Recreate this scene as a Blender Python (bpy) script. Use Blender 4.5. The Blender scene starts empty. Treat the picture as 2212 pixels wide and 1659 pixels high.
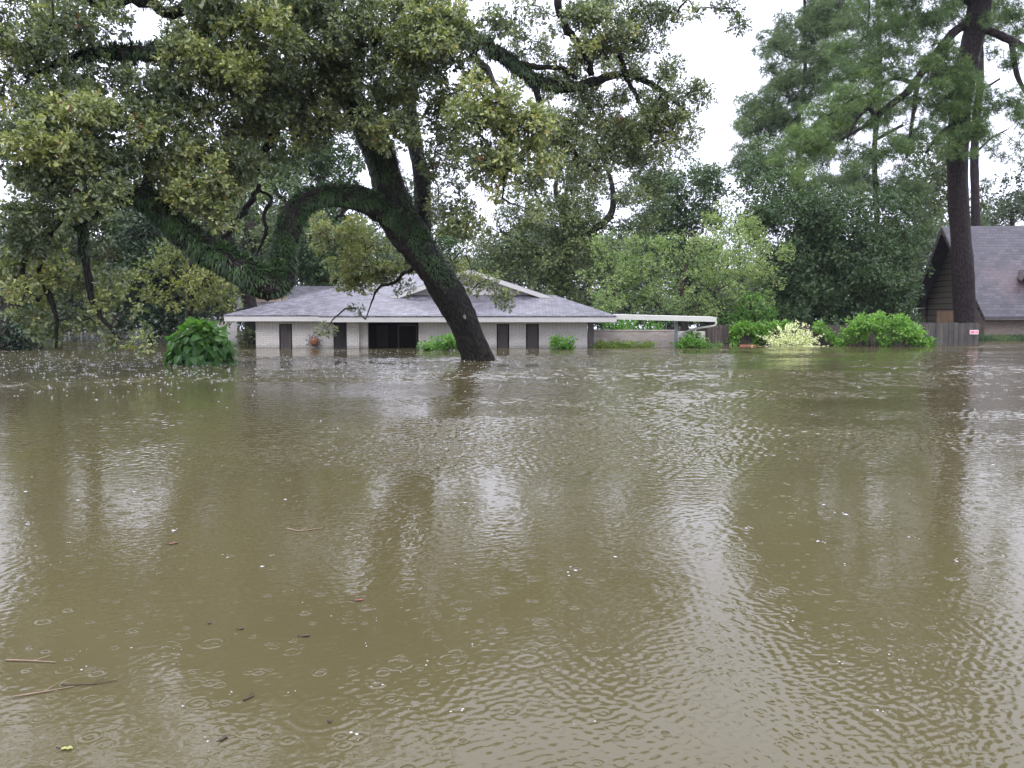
import bpy, math, random
import numpy as np
from mathutils import Vector

# ------------------------------------------------------------------ camera
S = bpy.context.scene
COL = S.collection
H = 1.62                                   # eye height over the flood water
FP, CX, CY = 1722.0, 1106.0, 829.5         # focal length and centre in survey units
TILT = math.atan(142.5 / FP)
ST, CT = math.sin(TILT), math.cos(TILT)
cd = bpy.data.cameras.new("camera")
cam = bpy.data.objects.new("camera", cd)
COL.objects.link(cam)
cd.sensor_width = 36.0
cd.lens = 36.0 * FP / (2 * CX)
cd.clip_start = 0.1
cd.clip_end = 2000
cam.location = (0, 0, H)
cam.rotation_euler = (math.pi / 2 - TILT, 0, 0)
S.camera = cam

# ------------------------------------------------------------------ world, sun, exposure
SUN_EL, SUN_ROT = math.radians(52), math.radians(195)
w = bpy.data.worlds.new("World")
S.world = w
w.use_nodes = True
nt = w.node_tree
nt.nodes.clear()
n_out = nt.nodes.new("ShaderNodeOutputWorld")
n_bg = nt.nodes.new("ShaderNodeBackground")
sky = nt.nodes.new("ShaderNodeTexSky")
sky.sky_type = 'NISHITA'
sky.sun_disc = False
sky.sun_elevation = SUN_EL
sky.sun_rotation = SUN_ROT
sky.dust_density = 2.0
hs = nt.nodes.new("ShaderNodeHueSaturation")
hs.inputs['Saturation'].default_value = 0.3
tcw = nt.nodes.new("ShaderNodeTexCoord")
sepw = nt.nodes.new("ShaderNodeSeparateXYZ")
mrw = nt.nodes.new("ShaderNodeMapRange")
mrw.inputs['From Min'].default_value = 0.345
mrw.inputs['From Max'].default_value = 0.56
ovc = nt.nodes.new("ShaderNodeMix")
ovc.data_type = 'RGBA'
ovc.inputs[6].default_value = (18.0, 18.5, 22.5, 1)      # overcast near the horizon
ovc.inputs[7].default_value = (30.0, 30.6, 35.5, 1)    # overcast overhead
nzw = nt.nodes.new("ShaderNodeTexNoise")
nzw.inputs['Scale'].default_value = 2.2
nzw.inputs['Detail'].default_value = 4
cmul = nt.nodes.new("ShaderNodeMix")
cmul.data_type = 'RGBA'
cmul.blend_type = 'MULTIPLY'
cmul.inputs[0].default_value = 1.0
crw = nt.nodes.new("ShaderNodeMapRange")
crw.inputs['From Min'].default_value = 0.3
crw.inputs['From Max'].default_value = 0.7
crw.inputs['To Min'].default_value = 0.92
crw.inputs['To Max'].default_value = 1.06
mixw = nt.nodes.new("ShaderNodeMix")
mixw.data_type = 'RGBA'
mixw.inputs[0].default_value = 0.88
L = nt.links.new
L(tcw.outputs['Generated'], sepw.inputs[0])
L(tcw.outputs['Generated'], nzw.inputs['Vector'])
L(sepw.outputs['Z'], mrw.inputs['Value'])
L(mrw.outputs[0], ovc.inputs[0])
L(nzw.outputs['Fac'], crw.inputs['Value'])
L(ovc.outputs[2], cmul.inputs[6])
L(crw.outputs[0], cmul.inputs[7])
L(sky.outputs[0], hs.inputs['Color'])
L(hs.outputs[0], mixw.inputs[6])
L(cmul.outputs[2], mixw.inputs[7])
L(mixw.outputs[2], n_bg.inputs['Color'])
n_bg.inputs['Strength'].default_value = 0.1
L(n_bg.outputs[0], n_out.inputs[0])

sd = bpy.data.lights.new("sun", 'SUN')
sd.energy = 1.5
sd.angle = math.radians(40)
sd.color = (1.0, 0.97, 0.93)
sun = bpy.data.objects.new("sun", sd)
COL.objects.link(sun)
sdir = Vector((math.sin(SUN_ROT) * math.cos(SUN_EL), math.cos(SUN_ROT) * math.cos(SUN_EL), math.sin(SUN_EL)))
sun.rotation_euler = sdir.to_track_quat('Z', 'Y').to_euler()
sun.location = (0, 0, 60)

S.view_settings.view_transform = 'Standard'
S.view_settings.look = 'None'
S.view_settings.exposure = 0.06
S.view_settings.gamma = 1.0
S.render.engine = 'CYCLES'
cy = S.cycles
cy.max_bounces = 7
cy.diffuse_bounces = 4
cy.glossy_bounces = 3
cy.transmission_bounces = 4
cy.transparent_max_bounces = 4
cy.volume_bounces = 0
cy.caustics_reflective = False
cy.caustics_refractive = False
cy.sample_clamp_indirect = 6.0

R = np.random.default_rng(7)
random.seed(7)


# ------------------------------------------------------------------ helpers
def P(x, y, Y):
    """survey direction (x, y) at distance Y in front of the eye -> world point"""
    u, v = (x - CX) / FP, -(y - CY) / FP
    dy, dz = CT + v * ST, -ST + v * CT
    k = Y / dy
    return np.array((u * k, Y, H + dz * k))


def XW(x, Y):
    return (x - CX) / FP * Y * 1.003


def ZW(y, Y):
    return float(P(CX, y, Y)[2])


def WY(y):
    """distance at which the water plane is met at survey row y"""
    v = -(y - CY) / FP
    dy, dz = CT + v * ST, -ST + v * CT
    return -H / dz * dy


def tag(o, label=None, cat=None, group=None, kind=None):
    if label: o['label'] = label
    if cat: o['category'] = cat
    if group: o['group'] = group
    if kind: o['kind'] = kind
    return o


def thing(name, label, cat, loc=(0, 0, 0), group=None):
    o = bpy.data.objects.new(name, None)
    o.empty_display_size = 0.3
    COL.objects.link(o)
    o.location = [float(c) for c in loc]
    return tag(o, label, cat, group)


def link_mesh(name, me, mat, parent=None):
    o = bpy.data.objects.new(name, me)
    COL.objects.link(o)
    if mat: me.materials.append(mat)
    if parent is not None:
        o.parent = parent
        o.matrix_parent_inverse.identity()
        o.location = -parent.location
    return o


def np_mesh(name, V, lens, idx, attrs=None, smooth=False):
    me = bpy.data.meshes.new(name)
    V = np.asarray(V, np.float32)
    lens = np.asarray(lens, np.int32)
    idx = np.asarray(idx, np.int32)
    me.vertices.add(len(V))
    me.vertices.foreach_set("co", V.ravel())
    me.loops.add(len(idx))
    me.loops.foreach_set("vertex_index", idx)
    me.polygons.add(len(lens))
    st = np.zeros(len(lens), np.int32)
    st[1:] = np.cumsum(lens)[:-1]
    me.polygons.foreach_set("loop_start", st)
    if smooth:
        me.polygons.foreach_set("use_smooth", np.ones(len(lens), bool))
    for k, a in (attrs or {}).items():
        at = me.attributes.new(k, 'FLOAT', 'FACE')
        at.data.foreach_set("value", np.asarray(a, np.float32))
    me.update(calc_edges=True)
    return me


class MB:
    """collects faces (with metre-scaled UVs) and links them as one mesh object"""
    def __init__(s):
        s.v, s.f, s.uv = [], [], []

    def face(s, pts, uv=None):
        pts = [Vector([float(c) for c in p]) for p in pts]
        b = len(s.v)
        s.v += pts
        s.f.append(list(range(b, b + len(pts))))
        if uv is None:
            n = Vector((0, 0, 0))
            for i in range(len(pts)):
                a, c = pts[i], pts[(i + 1) % len(pts)]
                n += Vector(((a.y - c.y) * (a.z + c.z), (a.z - c.z) * (a.x + c.x), (a.x - c.x) * (a.y + c.y)))
            if n.length > 0: n.normalize()
            if abs(n.z) > 0.97:
                uv = [(p.x, p.y) for p in pts]
            else:
                t = Vector((0, 0, 1)).cross(n).normalized()
                up = n.cross(t)
                uv = [(p.dot(t), p.dot(up)) for p in pts]
        s.uv.append(uv)

    def box(s, x0, x1, y0, y1, z0, z1, rz=0.0, c=None):
        pts = [Vector((x, y, z)) for z in (z0, z1) for y in (y0, y1) for x in (x0, x1)]
        if rz:
            c = Vector(c or ((x0 + x1) / 2, (y0 + y1) / 2, 0))
            cs, sn = math.cos(rz), math.sin(rz)
            pts = [Vector((c.x + (p.x - c.x) * cs - (p.y - c.y) * sn, c.y + (p.x - c.x) * sn + (p.y - c.y) * cs, p.z)) for p in pts]
        for q in ((0, 1, 5, 4), (1, 3, 7, 5), (3, 2, 6, 7), (2, 0, 4, 6), (4, 5, 7, 6), (2, 3, 1, 0)):
            s.face([pts[i] for i in q])
        return s

    def beam(s, a, b, wd, ht, up=(0, 0, 1)):
        """rectangular bar from a to b, wd across, ht along up"""
        a, b = Vector([float(c) for c in a]), Vector([float(c) for c in b])
        d = (b - a).normalized()
        sd_ = d.cross(Vector(up)).normalized()
        u_ = sd_.cross(d).normalized()
        cs = [a + sd_ * i * wd / 2 + u_ * j * ht / 2 for i, j in ((-1, -1), (1, -1), (1, 1), (-1, 1))]
        ce = [p + (b - a) for p in cs]
        for i in range(4):
            j = (i + 1) % 4
            s.face([cs[i], cs[j], ce[j], ce[i]])
        s.face(cs[::-1]); s.face(ce)
        return s

    def slab(s, pts, th):
        """polygon thickened straight down"""
        top = [Vector([float(c) for c in p]) for p in pts]
        bot = [p - Vector((0, 0, th)) for p in top]
        s.face(top)
        s.face(bot[::-1])
        for i in range(len(top)):
            j = (i + 1) % len(top)
            s.face([top[j], top[i], bot[i], bot[j]])
        return s

    def tube(s, pts, rad, n=8, caps=True):
        V, lens, idx, uv = tube_arrays(pts, rad, n, caps)
        b = len(s.v)
        s.v += [Vector(p) for p in V.tolist()]
        k = 0
        for l in lens:
            f = [b + i for i in idx[k:k + l]]
            s.f.append(f)
            s.uv.append([uv[i] for i in range(k, k + l)])
            k += l
        return s

    def build(s, name, mat, parent=None, smooth=False, bevel=0):
        me = bpy.data.meshes.new(name)
        me.from_pydata([tuple(p) for p in s.v], [], s.f)
        ul = me.uv_layers.new(name="UVMap")
        flat = [c for f in s.uv for q in f for c in q]
        ul.data.foreach_set("uv", flat)
        if smooth:
            me.polygons.foreach_set("use_smooth", np.ones(len(s.f), bool))
        me.update()
        o = link_mesh(name, me, mat, parent)
        if bevel:
            m = o.modifiers.new("bevel", 'BEVEL')
            m.width = bevel
            m.segments = 2
        return o


def smooth_path(pts, rad, sub):
    """Catmull-Rom through pts, radii interpolated"""
    pts = np.asarray(pts, float)
    rad = np.asarray(rad, float)
    if sub <= 1 or len(pts) < 3: return pts, rad
    p = np.vstack([2 * pts[0] - pts[1], pts, 2 * pts[-1] - pts[-2]])
    o, r = [], []
    for i in range(len(pts) - 1):
        for k in range(sub):
            t = k / sub
            a, b, c, d = p[i], p[i + 1], p[i + 2], p[i + 3]
            o.append(0.5 * (2 * b + (c - a) * t + (2 * a - 5 * b + 4 * c - d) * t * t + (3 * b - a - 3 * c + d) * t ** 3))
            r.append(rad[i] * (1 - t) + rad[i + 1] * t)
    o.append(pts[-1]); r.append(rad[-1])
    return np.array(o), np.array(r)


def frames(pts):
    pts = np.asarray(pts, float)
    T = np.gradient(pts, axis=0)
    T /= np.linalg.norm(T, axis=1, keepdims=True) + 1e-9
    ref = np.array((0.31, 0.9, 0.2))
    u = np.cross(T[0], ref); u /= np.linalg.norm(u) + 1e-9
    U, W = [], []
    for t in T:
        u = u - t * np.dot(u, t)
        u /= np.linalg.norm(u) + 1e-9
        U.append(u.copy()); W.append(np.cross(t, u))
    return T, np.array(U), np.array(W)


def tube_arrays(pts, rad, n=8, caps=True, lump=0.0, rng=None):
    pts = np.asarray(pts, float)
    rad = np.asarray(rad, float) * np.ones(len(pts))
    T, U, W = frames(pts)
    m = len(pts)
    ang = np.arange(n) * 2 * math.pi / n
    rr = rad[:, None] * np.ones((m, n))
    if lump:
        rng = rng or R
        ph = rng.uniform(0, 6.28, 6)
        s = np.concatenate([[0], np.cumsum(np.linalg.norm(np.diff(pts, axis=0), axis=1))])
        a = ang[None, :]
        sc = s[:, None] / max(rad.mean(), 1e-3)
        rr *= 1 + lump * (0.5 * np.sin(2 * a + ph[0] + 0.35 * sc) + 0.4 * np.sin(3 * a + ph[1] - 0.5 * sc) + 0.35 * np.sin(5 * a + ph[2] + 0.8 * sc) + 0.5 * np.sin(0.9 * sc + ph[3])
                          + 0.3 * rng.standard_normal((m, n)))
    V = pts[:, None, :] + rr[..., None] * (np.cos(ang)[None, :, None] * U[:, None, :] + np.sin(ang)[None, :, None] * W[:, None, :])
    V = V.reshape(-1, 3)
    s = np.concatenate([[0], np.cumsum(np.linalg.norm(np.diff(pts, axis=0), axis=1))])
    circ = 2 * math.pi * max(float(rad.mean()), 1e-3)
    lens, idx, uv = [], [], []
    for i in range(m - 1):
        for j in range(n):
            k = (j + 1) % n
            idx += [i * n + j, i * n + k, (i + 1) * n + k, (i + 1) * n + j]
            uv += [(j / n * circ, s[i]), ((j + 1) / n * circ, s[i]), ((j + 1) / n * circ, s[i + 1]), (j / n * circ, s[i + 1])]
            lens.append(4)
    if caps:
        idx += list(range(n - 1, -1, -1)); uv += [(0, 0)] * n; lens.append(n)
        idx += [(m - 1) * n + j for j in range(n)]; uv += [(0, s[-1])] * n; lens.append(n)
    return V, lens, idx, uv


class Wood:
    """many tubes in one mesh: a trunk with its limbs, or a crown's twigs"""
    def __init__(s):
        s.V, s.l, s.i, s.u, s.n = [], [], [], [], 0

    def add(s, pts, rad, n=8, lump=0.0, rng=None):
        V, l, i, u = tube_arrays(pts, rad, n, True, lump, rng)
        s.V.append(V); s.l += l
        s.i += [k + s.n for k in i]
        s.u += u
        s.n += len(V)

    def build(s, name, mat, parent):
        me = np_mesh(name, np.vstack(s.V), s.l, s.i, smooth=True)
        ul = me.uv_layers.new(name="UVMap")
        ul.data.foreach_set("uv", np.asarray(s.u, np.float32).ravel())
        return link_mesh(name, me, mat, parent)


# ------------------------------------------------------------------ materials
def new_mat(name):
    m = bpy.data.materials.new(name)
    m.use_nodes = True
    t = m.node_tree
    b = t.nodes["Principled BSDF"]
    return m, t, b


def N(t, kind, **kw):
    n = t.nodes.new(kind)
    for k, v in kw.items():
        if k.startswith('i_'):
            n.inputs[k[2:].replace('_', ' ')].default_value = v
        else:
            setattr(n, k, v)
    return n


def ramp(t, stops):
    r = t.nodes.new("ShaderNodeValToRGB")
    e = r.color_ramp.elements
    while len(e) < len(stops): e.new(0.5)
    for k, (p, c) in enumerate(stops):
        e[k].position = p
        e[k].color = (*c, 1)
    return r


def mixc(t, fac, a, b, blend='MIX'):
    m = t.nodes.new("ShaderNodeMix")
    m.data_type = 'RGBA'
    m.blend_type = blend
    for s_, v in ((0, fac), (6, a), (7, b)):
        if hasattr(v, 'is_output'):
            t.links.new(v, m.inputs[s_])
        elif s_ == 0:
            m.inputs[0].default_value = v
        else:
            m.inputs[s_].default_value = (*v, 1)
    return m.outputs[2]


def math_(t, op, a, b=None, c=None):
    m = t.nodes.new("ShaderNodeMath")
    m.operation = op
    for k, v in enumerate((a, b, c)):
        if v is None: continue
        if hasattr(v, 'is_output'): t.links.new(v, m.inputs[k])
        else: m.inputs[k].default_value = v
    return m.outputs[0]


def plain(name, col, rough=0.6, var=0.18, scale=6.0, bump=0.0, spec=0.4, metal=0.0, streak=False):
    m, t, b = new_mat(name)
    tc = N(t, "ShaderNodeTexCoord")
    mp = N(t, "ShaderNodeMapping")
    mp.inputs['Scale'].default_value = (scale, scale, scale * (0.12 if streak else 1))
    t.links.new(tc.outputs['Object'], mp.inputs[0])
    nz = N(t, "ShaderNodeTexNoise", i_Scale=1.0, i_Detail=6.0, i_Roughness=0.65)
    t.links.new(mp.outputs[0], nz.inputs['Vector'])
    r = ramp(t, [(0.25, [c * (1 - var) for c in col]), (0.75, [min(c * (1 + var), 1) for c in col])])
    t.links.new(nz.outputs['Fac'], r.inputs[0])
    t.links.new(r.outputs[0], b.inputs['Base Color'])
    b.inputs['Roughness'].default_value = rough
    b.inputs['Specular IOR Level'].default_value = spec
    b.inputs['Metallic'].default_value = metal
    if bump:
        bp = N(t, "ShaderNodeBump", i_Strength=bump, i_Distance=0.02)
        t.links.new(nz.outputs['Fac'], bp.inputs['Height'])
        t.links.new(bp.outputs[0], b.inputs['Normal'])
    return m


def leaf_mat(name, stops, rough=0.42, trans=0.35, spec=0.45, tint=(1.0, 1.0, 1.0)):
    """stops: colours over the per-leaf value 'rnd'; 'tone' shifts whole sprays"""
    m, t, b = new_mat(name)
    a = N(t, "ShaderNodeAttribute", attribute_name="rnd")
    tn = N(t, "ShaderNodeAttribute", attribute_name="tone")
    f = math_(t, 'ADD', math_(t, 'MULTIPLY', a.outputs['Fac'], 0.42), math_(t, 'MULTIPLY', tn.outputs['Fac'], 0.58))
    r = ramp(t, stops)
    t.links.new(f, r.inputs[0])
    t.links.new(r.outputs[0], b.inputs['Base Color'])
    b.inputs['Roughness'].default_value = rough
    b.inputs['Specular IOR Level'].default_value = spec
    tr = N(t, "ShaderNodeBsdfTranslucent")
    tc = mixc(t, 1.0, r.outputs[0], (1.25 * tint[0], 1.45 * tint[1], 0.65 * tint[2]), 'MULTIPLY')
    t.links.new(tc, tr.inputs['Color'])
    mx = N(t, "ShaderNodeMixShader")
    mx.inputs[0].default_value = trans
    t.links.new(b.outputs[0], mx.inputs[1])
    t.links.new(tr.outputs[0], mx.inputs[2])
    t.links.new(mx.outputs[0], t.nodes["Material Output"].inputs[0])
    return m


def bark_mat(name, dark, light, scale=9.0, moss=None, bump=0.9):
    m, t, b = new_mat(name)
    uv = N(t, "ShaderNodeUVMap")
    mp = N(t, "ShaderNodeMapping")
    mp.inputs['Scale'].default_value = (scale, scale * 0.22, 1)
    t.links.new(uv.outputs[0], mp.inputs[0])
    vo = N(t, "ShaderNodeTexVoronoi", feature='DISTANCE_TO_EDGE', i_Scale=1.0)
    nz = N(t, "ShaderNodeTexNoise", i_Scale=1.6, i_Detail=7.0, i_Roughness=0.7)
    wob = mixc(t, 0.22, mp.outputs[0], nz.outputs['Color'], 'ADD')
    t.links.new(mp.outputs[0], nz.inputs['Vector'])
    t.links.new(wob, vo.inputs['Vector'])
    h = math_(t, 'ADD', math_(t, 'MINIMUM', math_(t, 'MULTIPLY', vo.outputs['Distance'], 2.2), 0.6), math_(t, 'MULTIPLY', nz.outputs['Fac'], 0.6))
    r = ramp(t, [(0.3, dark), (0.62, [(p + q) / 2 for p, q in zip(dark, light)]), (0.95, light)])
    t.links.new(h, r.inputs[0])
    col = r.outputs[0]
    tc = N(t, "ShaderNodeTexCoord")
    n2 = N(t, "ShaderNodeTexNoise", i_Scale=0.9, i_Detail=4.0)
    t.links.new(tc.outputs['Object'], n2.inputs['Vector'])
    if moss:
        rr = ramp(t, [(0.46, (0, 0, 0)), (0.62, (1, 1, 1))])
        t.links.new(n2.outputs['Fac'], rr.inputs[0])
        col = mixc(t, rr.outputs[0], col, moss)
    t.links.new(col, b.inputs['Base Color'])
    b.inputs['Roughness'].default_value = 0.6
    b.inputs['Specular IOR Level'].default_value = 0.14
    bp = N(t, "ShaderNodeBump", i_Strength=bump, i_Distance=0.05)
    t.links.new(h, bp.inputs['Height'])
    t.links.new(bp.outputs[0], b.inputs['Normal'])
    return m


def brick_mat(name, c1, c2, mortar, bw, bh, msize=0.012, rough=0.75, bump=0.4, vertical=False, stain=0.25, offset=0.5, spec=0.35):
    m, t, b = new_mat(name)
    uv = N(t, "ShaderNodeUVMap")
    mp = N(t, "ShaderNodeMapping")
    if vertical: mp.inputs['Rotation'].default_value = (0, 0, math.pi / 2)
    t.links.new(uv.outputs[0], mp.inputs[0])
    br = N(t, "ShaderNodeTexBrick", offset=offset, i_Scale=1.0, i_Mortar_Size=msize, i_Mortar_Smooth=0.3, i_Bias=0.0, i_Brick_Width=bw, i_Row_Height=bh)
    br.inputs['Color1'].default_value = (*c1, 1)
    br.inputs['Color2'].default_value = (*c2, 1)
    br.inputs['Mortar'].default_value = (*mortar, 1)
    t.links.new(mp.outputs[0], br.inputs['Vector'])
    nz = N(t, "ShaderNodeTexNoise", i_Scale=0.8, i_Detail=8.0, i_Roughness=0.65)
    t.links.new(uv.outputs[0], nz.inputs['Vector'])
    r = ramp(t, [(0.3, [1 - stain] * 3), (0.7, [1.0] * 3)])
    t.links.new(nz.outputs['Fac'], r.inputs[0])
    col = mixc(t, 1.0, br.outputs['Color'], r.outputs[0], 'MULTIPLY')
    t.links.new(col, b.inputs['Base Color'])
    b.inputs['Roughness'].default_value = rough
    b.inputs['Specular IOR Level'].default_value = spec
    bp = N(t, "ShaderNodeBump", i_Strength=bump, i_Distance=0.015, invert=True)
    t.links.new(br.outputs['Fac'], bp.inputs['Height'])
    n3 = N(t, "ShaderNodeTexNoise", i_Scale=30.0, i_Detail=3.0)
    t.links.new(uv.outputs[0], n3.inputs['Vector'])
    bp2 = N(t, "ShaderNodeBump", i_Strength=0.25, i_Distance=0.01)
    t.links.new(n3.outputs['Fac'], bp2.inputs['Height'])
    t.links.new(bp2.outputs[0], bp.inputs['Normal'])
    t.links.new(bp.outputs[0], b.inputs['Normal'])
    return m


M = {}
M['shingle'] = brick_mat('grey_shingles', (0.215, 0.205, 0.245), (0.085, 0.080, 0.10), (0.025, 0.023, 0.030), 0.36, 0.185, 0.018, 0.38, 0.8, stain=0.25, offset=0.37, spec=0.6)
M['shingle_far'] = brick_mat('mauve_shingles', (0.085, 0.078, 0.102), (0.042, 0.038, 0.052), (0.02, 0.018, 0.024), 0.50, 0.26, 0.02, 0.42, 0.8, stain=0.35, offset=0.37, spec=0.55)
M['shingle_rust'] = brick_mat('rusty_shingles', (0.17, 0.135, 0.145), (0.12, 0.10, 0.11), (0.07, 0.05, 0.05), 0.34, 0.17, 0.014, 0.5, 0.8, stain=0.45, offset=0.37)
M['pale_brick'] = brick_mat('pale_painted_brick', (0.64, 0.61, 0.58), (0.56, 0.53, 0.50), (0.38, 0.36, 0.34), 0.36, 0.11, 0.012, 0.65, 0.6, stain=0.15)
def damp_line(m, z0, z1, k):
    t = m.node_tree
    b = t.nodes['Principled BSDF']
    src = b.inputs['Base Color'].links[0].from_socket
    ge = N(t, 'ShaderNodeNewGeometry')
    sp = N(t, 'ShaderNodeSeparateXYZ')
    t.links.new(ge.outputs['Position'], sp.inputs[0])
    nz = N(t, 'ShaderNodeTexNoise', i_Scale=2.5, i_Detail=5.0)
    t.links.new(ge.outputs['Position'], nz.inputs['Vector'])
    zz = math_(t, 'ADD', sp.outputs['Z'], math_(t, 'MULTIPLY', nz.outputs['Fac'], -0.2))
    mr = N(t, 'ShaderNodeMapRange')
    mr.inputs['From Min'].default_value = z0 - .1
    mr.inputs['From Max'].default_value = z1 - .1
    mr.inputs['To Min'].default_value = k
    mr.inputs['To Max'].default_value = 1.0
    t.links.new(zz, mr.inputs['Value'])
    t.links.new(mixc(t, 1.0, src, mr.outputs[0], 'MULTIPLY'), b.inputs['Base Color'])


damp_line(M['pale_brick'], 0.05, 0.22, 0.62)
M['pink_brick'] = brick_mat('pale_pink_brick', (0.74, 0.65, 0.60), (0.60, 0.48, 0.43), (0.62, 0.60, 0.57), 0.42, 0.105, 0.014, 0.75, 0.5, stain=0.3)
def add_stain(m, centre, radius, col):
    t = m.node_tree
    b = t.nodes['Principled BSDF']
    src = b.inputs['Base Color'].links[0].from_socket
    ge = N(t, 'ShaderNodeNewGeometry')
    d = N(t, 'ShaderNodeVectorMath', operation='DISTANCE')
    d.inputs[1].default_value = centre
    t.links.new(ge.outputs['Position'], d.inputs[0])
    nz = N(t, 'ShaderNodeTexNoise', i_Scale=1.1, i_Detail=6.0)
    t.links.new(ge.outputs['Position'], nz.inputs['Vector'])
    f = math_(t, 'SUBTRACT', math_(t, 'MULTIPLY', nz.outputs['Fac'], 1.9), math_(t, 'DIVIDE', d.outputs['Value'], radius))
    f = math_(t, 'MULTIPLY', f, 1.5)
    cl = N(t, 'ShaderNodeClamp')
    t.links.new(f, cl.inputs[0])
    fac = math_(t, 'MULTIPLY', cl.outputs[0], 0.3)
    t.links.new(mixc(t, fac, src, col), b.inputs['Base Color'])


add_stain(M['shingle_far'], (37.0, 60.2, 4.2), 2.4, (0.17, 0.10, 0.095))
M['tan_brick'] = brick_mat('tan_brick', (0.27, 0.20, 0.16), (0.16, 0.12, 0.11), (0.30, 0.27, 0.24), 0.26, 0.09, 0.012, 0.8, 0.5, stain=0.3)
M['siding_pale'] = brick_mat('pale_vertical_siding', (0.58, 0.555, 0.53), (0.54, 0.515, 0.49), (0.36, 0.34, 0.32), 9.0, 0.2, 0.012, 0.65, 0.7, vertical=True, stain=0.2)
M['siding_dark'] = brick_mat('dark_lap_siding', (0.090, 0.073, 0.054), (0.072, 0.058, 0.044), (0.006, 0.006, 0.006), 7.0, 0.46, 0.05, 0.6, 0.9, stain=0.3)
M['panel_tan'] = brick_mat('tan_wood_panels', (0.40, 0.26, 0.15), (0.30, 0.19, 0.11), (0.16, 0.12, 0.09), 1.2, 1.1, 0.03, 0.6, 0.5, stain=0.45)
M['trim'] = plain('cream_trim_paint', (0.50, 0.49, 0.475), 0.5, 0.08, 2.0)
M['gutter'] = plain('off_white_gutter_paint', (0.55, 0.55, 0.50), 0.4, 0.10, 2.0)
M['gable'] = plain('pale_gable_board', (0.58, 0.56, 0.54), 0.6, 0.10, 3.0, streak=True)  # pale board colour with upright streaks, also on soffits and canopy
M['dark_wood'] = plain('dark_brown_planks', (0.060, 0.050, 0.050), 0.55, 0.45, 14.0, 0.3, streak=True)
M['dark_room'] = plain('door_and_interior_shade', (0.025, 0.022, 0.025), 0.7, 0.3, 3.0)  # porch and interior shade put into the colour; shared by the dark door
M['frame_dark'] = plain('dark_frame', (0.10, 0.09, 0.085), 0.5, 0.2, 6.0)
M['metal_grey'] = plain('grey_blue_metal', (0.30, 0.32, 0.36), 0.4, 0.12, 5.0)
M['ridge'] = plain('ridge_shingle', (0.06, 0.056, 0.07), 0.45, 0.35, 5.0)
M['rust'] = plain('rusty_copper', (0.20, 0.085, 0.045), 0.5, 0.5, 14.0, 0.3)
M['iron'] = plain('dark_wrought_iron', (0.045, 0.04, 0.042), 0.5, 0.3, 14.0)
M['fence_brown'] = brick_mat('weathered_brown_pickets', (0.125, 0.098, 0.088), (0.085, 0.066, 0.062), (0.03, 0.025, 0.025), 9.0, 0.14, 0.01, 0.75, 0.8, vertical=True, stain=0.6)
M['fence_grey'] = brick_mat('weathered_grey_pickets', (0.135, 0.125, 0.115), (0.085, 0.08, 0.075), (0.035, 0.033, 0.03), 9.0, 0.14, 0.008, 0.8, 0.8, vertical=True, stain=0.6)
M['sign_red'] = plain('pink_red_sign_face', (0.78, 0.20, 0.28), 0.4, 0.1, 20.0)
M['sign_white'] = plain('white_sign_edge', (0.85, 0.80, 0.80), 0.4, 0.04, 20.0)
M['sign_dark'] = plain('dark_red_print', (0.42, 0.07, 0.13), 0.5, 0.1, 20.0)
M['orange'] = plain('orange_board', (0.27, 0.105, 0.06), 0.5, 0.25, 5.0)
M['bark_oak'] = bark_mat('oak_bark', (0.004, 0.0035, 0.0035), (0.030, 0.026, 0.022), 15.0, None)
M['bark_tree'] = bark_mat('dark_tree_bark', (0.010, 0.009, 0.008), (0.045, 0.038, 0.034), 12.0, None)
M['bark_brown'] = bark_mat('brown_tree_bark', (0.035, 0.028, 0.024), (0.14, 0.115, 0.10), 8.0, None)
M['bark_pine'] = bark_mat('pine_bark', (0.010, 0.0075, 0.008), (0.042, 0.031, 0.034), 13.0, None)
M['twig'] = plain('twig_bark', (0.022, 0.018, 0.015), 0.7, 0.3, 10.0)
M['lichen'] = plain('pale_lichen', (0.17, 0.165, 0.14), 0.9, 0.3, 20.0)

M['oak_leaf'] = leaf_mat('oak_leaf', [(0.0, (0.034, 0.056, 0.034)), (0.30, (0.083, 0.114, 0.061)), (0.55, (0.155, 0.187, 0.091)), (0.78, (0.292, 0.324, 0.124)), (0.93, (0.465, 0.468, 0.158)), (1.0, (0.440, 0.266, 0.110))], rough=0.33, trans=0.28, spec=0.65)
M['oak_red'] = leaf_mat('reddish_leaf', [(0.0, (0.09, 0.045, 0.02)), (1.0, (0.19, 0.085, 0.04))], trans=0.3)
M['fern'] = leaf_mat('resurrection_fern', [(0.0, (0.009, 0.023, 0.008)), (0.45, (0.025, 0.060, 0.016)), (0.85, (0.061, 0.119, 0.029)), (1.0, (0.103, 0.124, 0.041))], rough=0.5, trans=0.2)
M['live_oak'] = leaf_mat('live_oak_leaf', [(0.0, (0.045, 0.073, 0.034)), (0.5, (0.106, 0.142, 0.058)), (0.85, (0.188, 0.223, 0.082)), (1.0, (0.263, 0.284, 0.108))], trans=0.25)
M['yellow_oak'] = leaf_mat('yellow_green_oak_leaf', [(0.0, (0.041, 0.060, 0.017)), (0.45, (0.119, 0.142, 0.037)), (0.8, (0.217, 0.229, 0.063)), (1.0, (0.310, 0.300, 0.092))], trans=0.35)
M['dark_green'] = leaf_mat('dark_glossy_leaf', [(0.0, (0.011, 0.026, 0.013)), (0.6, (0.029, 0.060, 0.028)), (1.0, (0.066, 0.114, 0.050))], rough=0.32, trans=0.2, spec=0.55)
M['deep_green'] = leaf_mat('blue_green_leaf', [(0.0, (0.032, 0.063, 0.027)), (0.6, (0.068, 0.120, 0.046)), (1.0, (0.139, 0.198, 0.068))], rough=0.4, trans=0.25)
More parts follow.
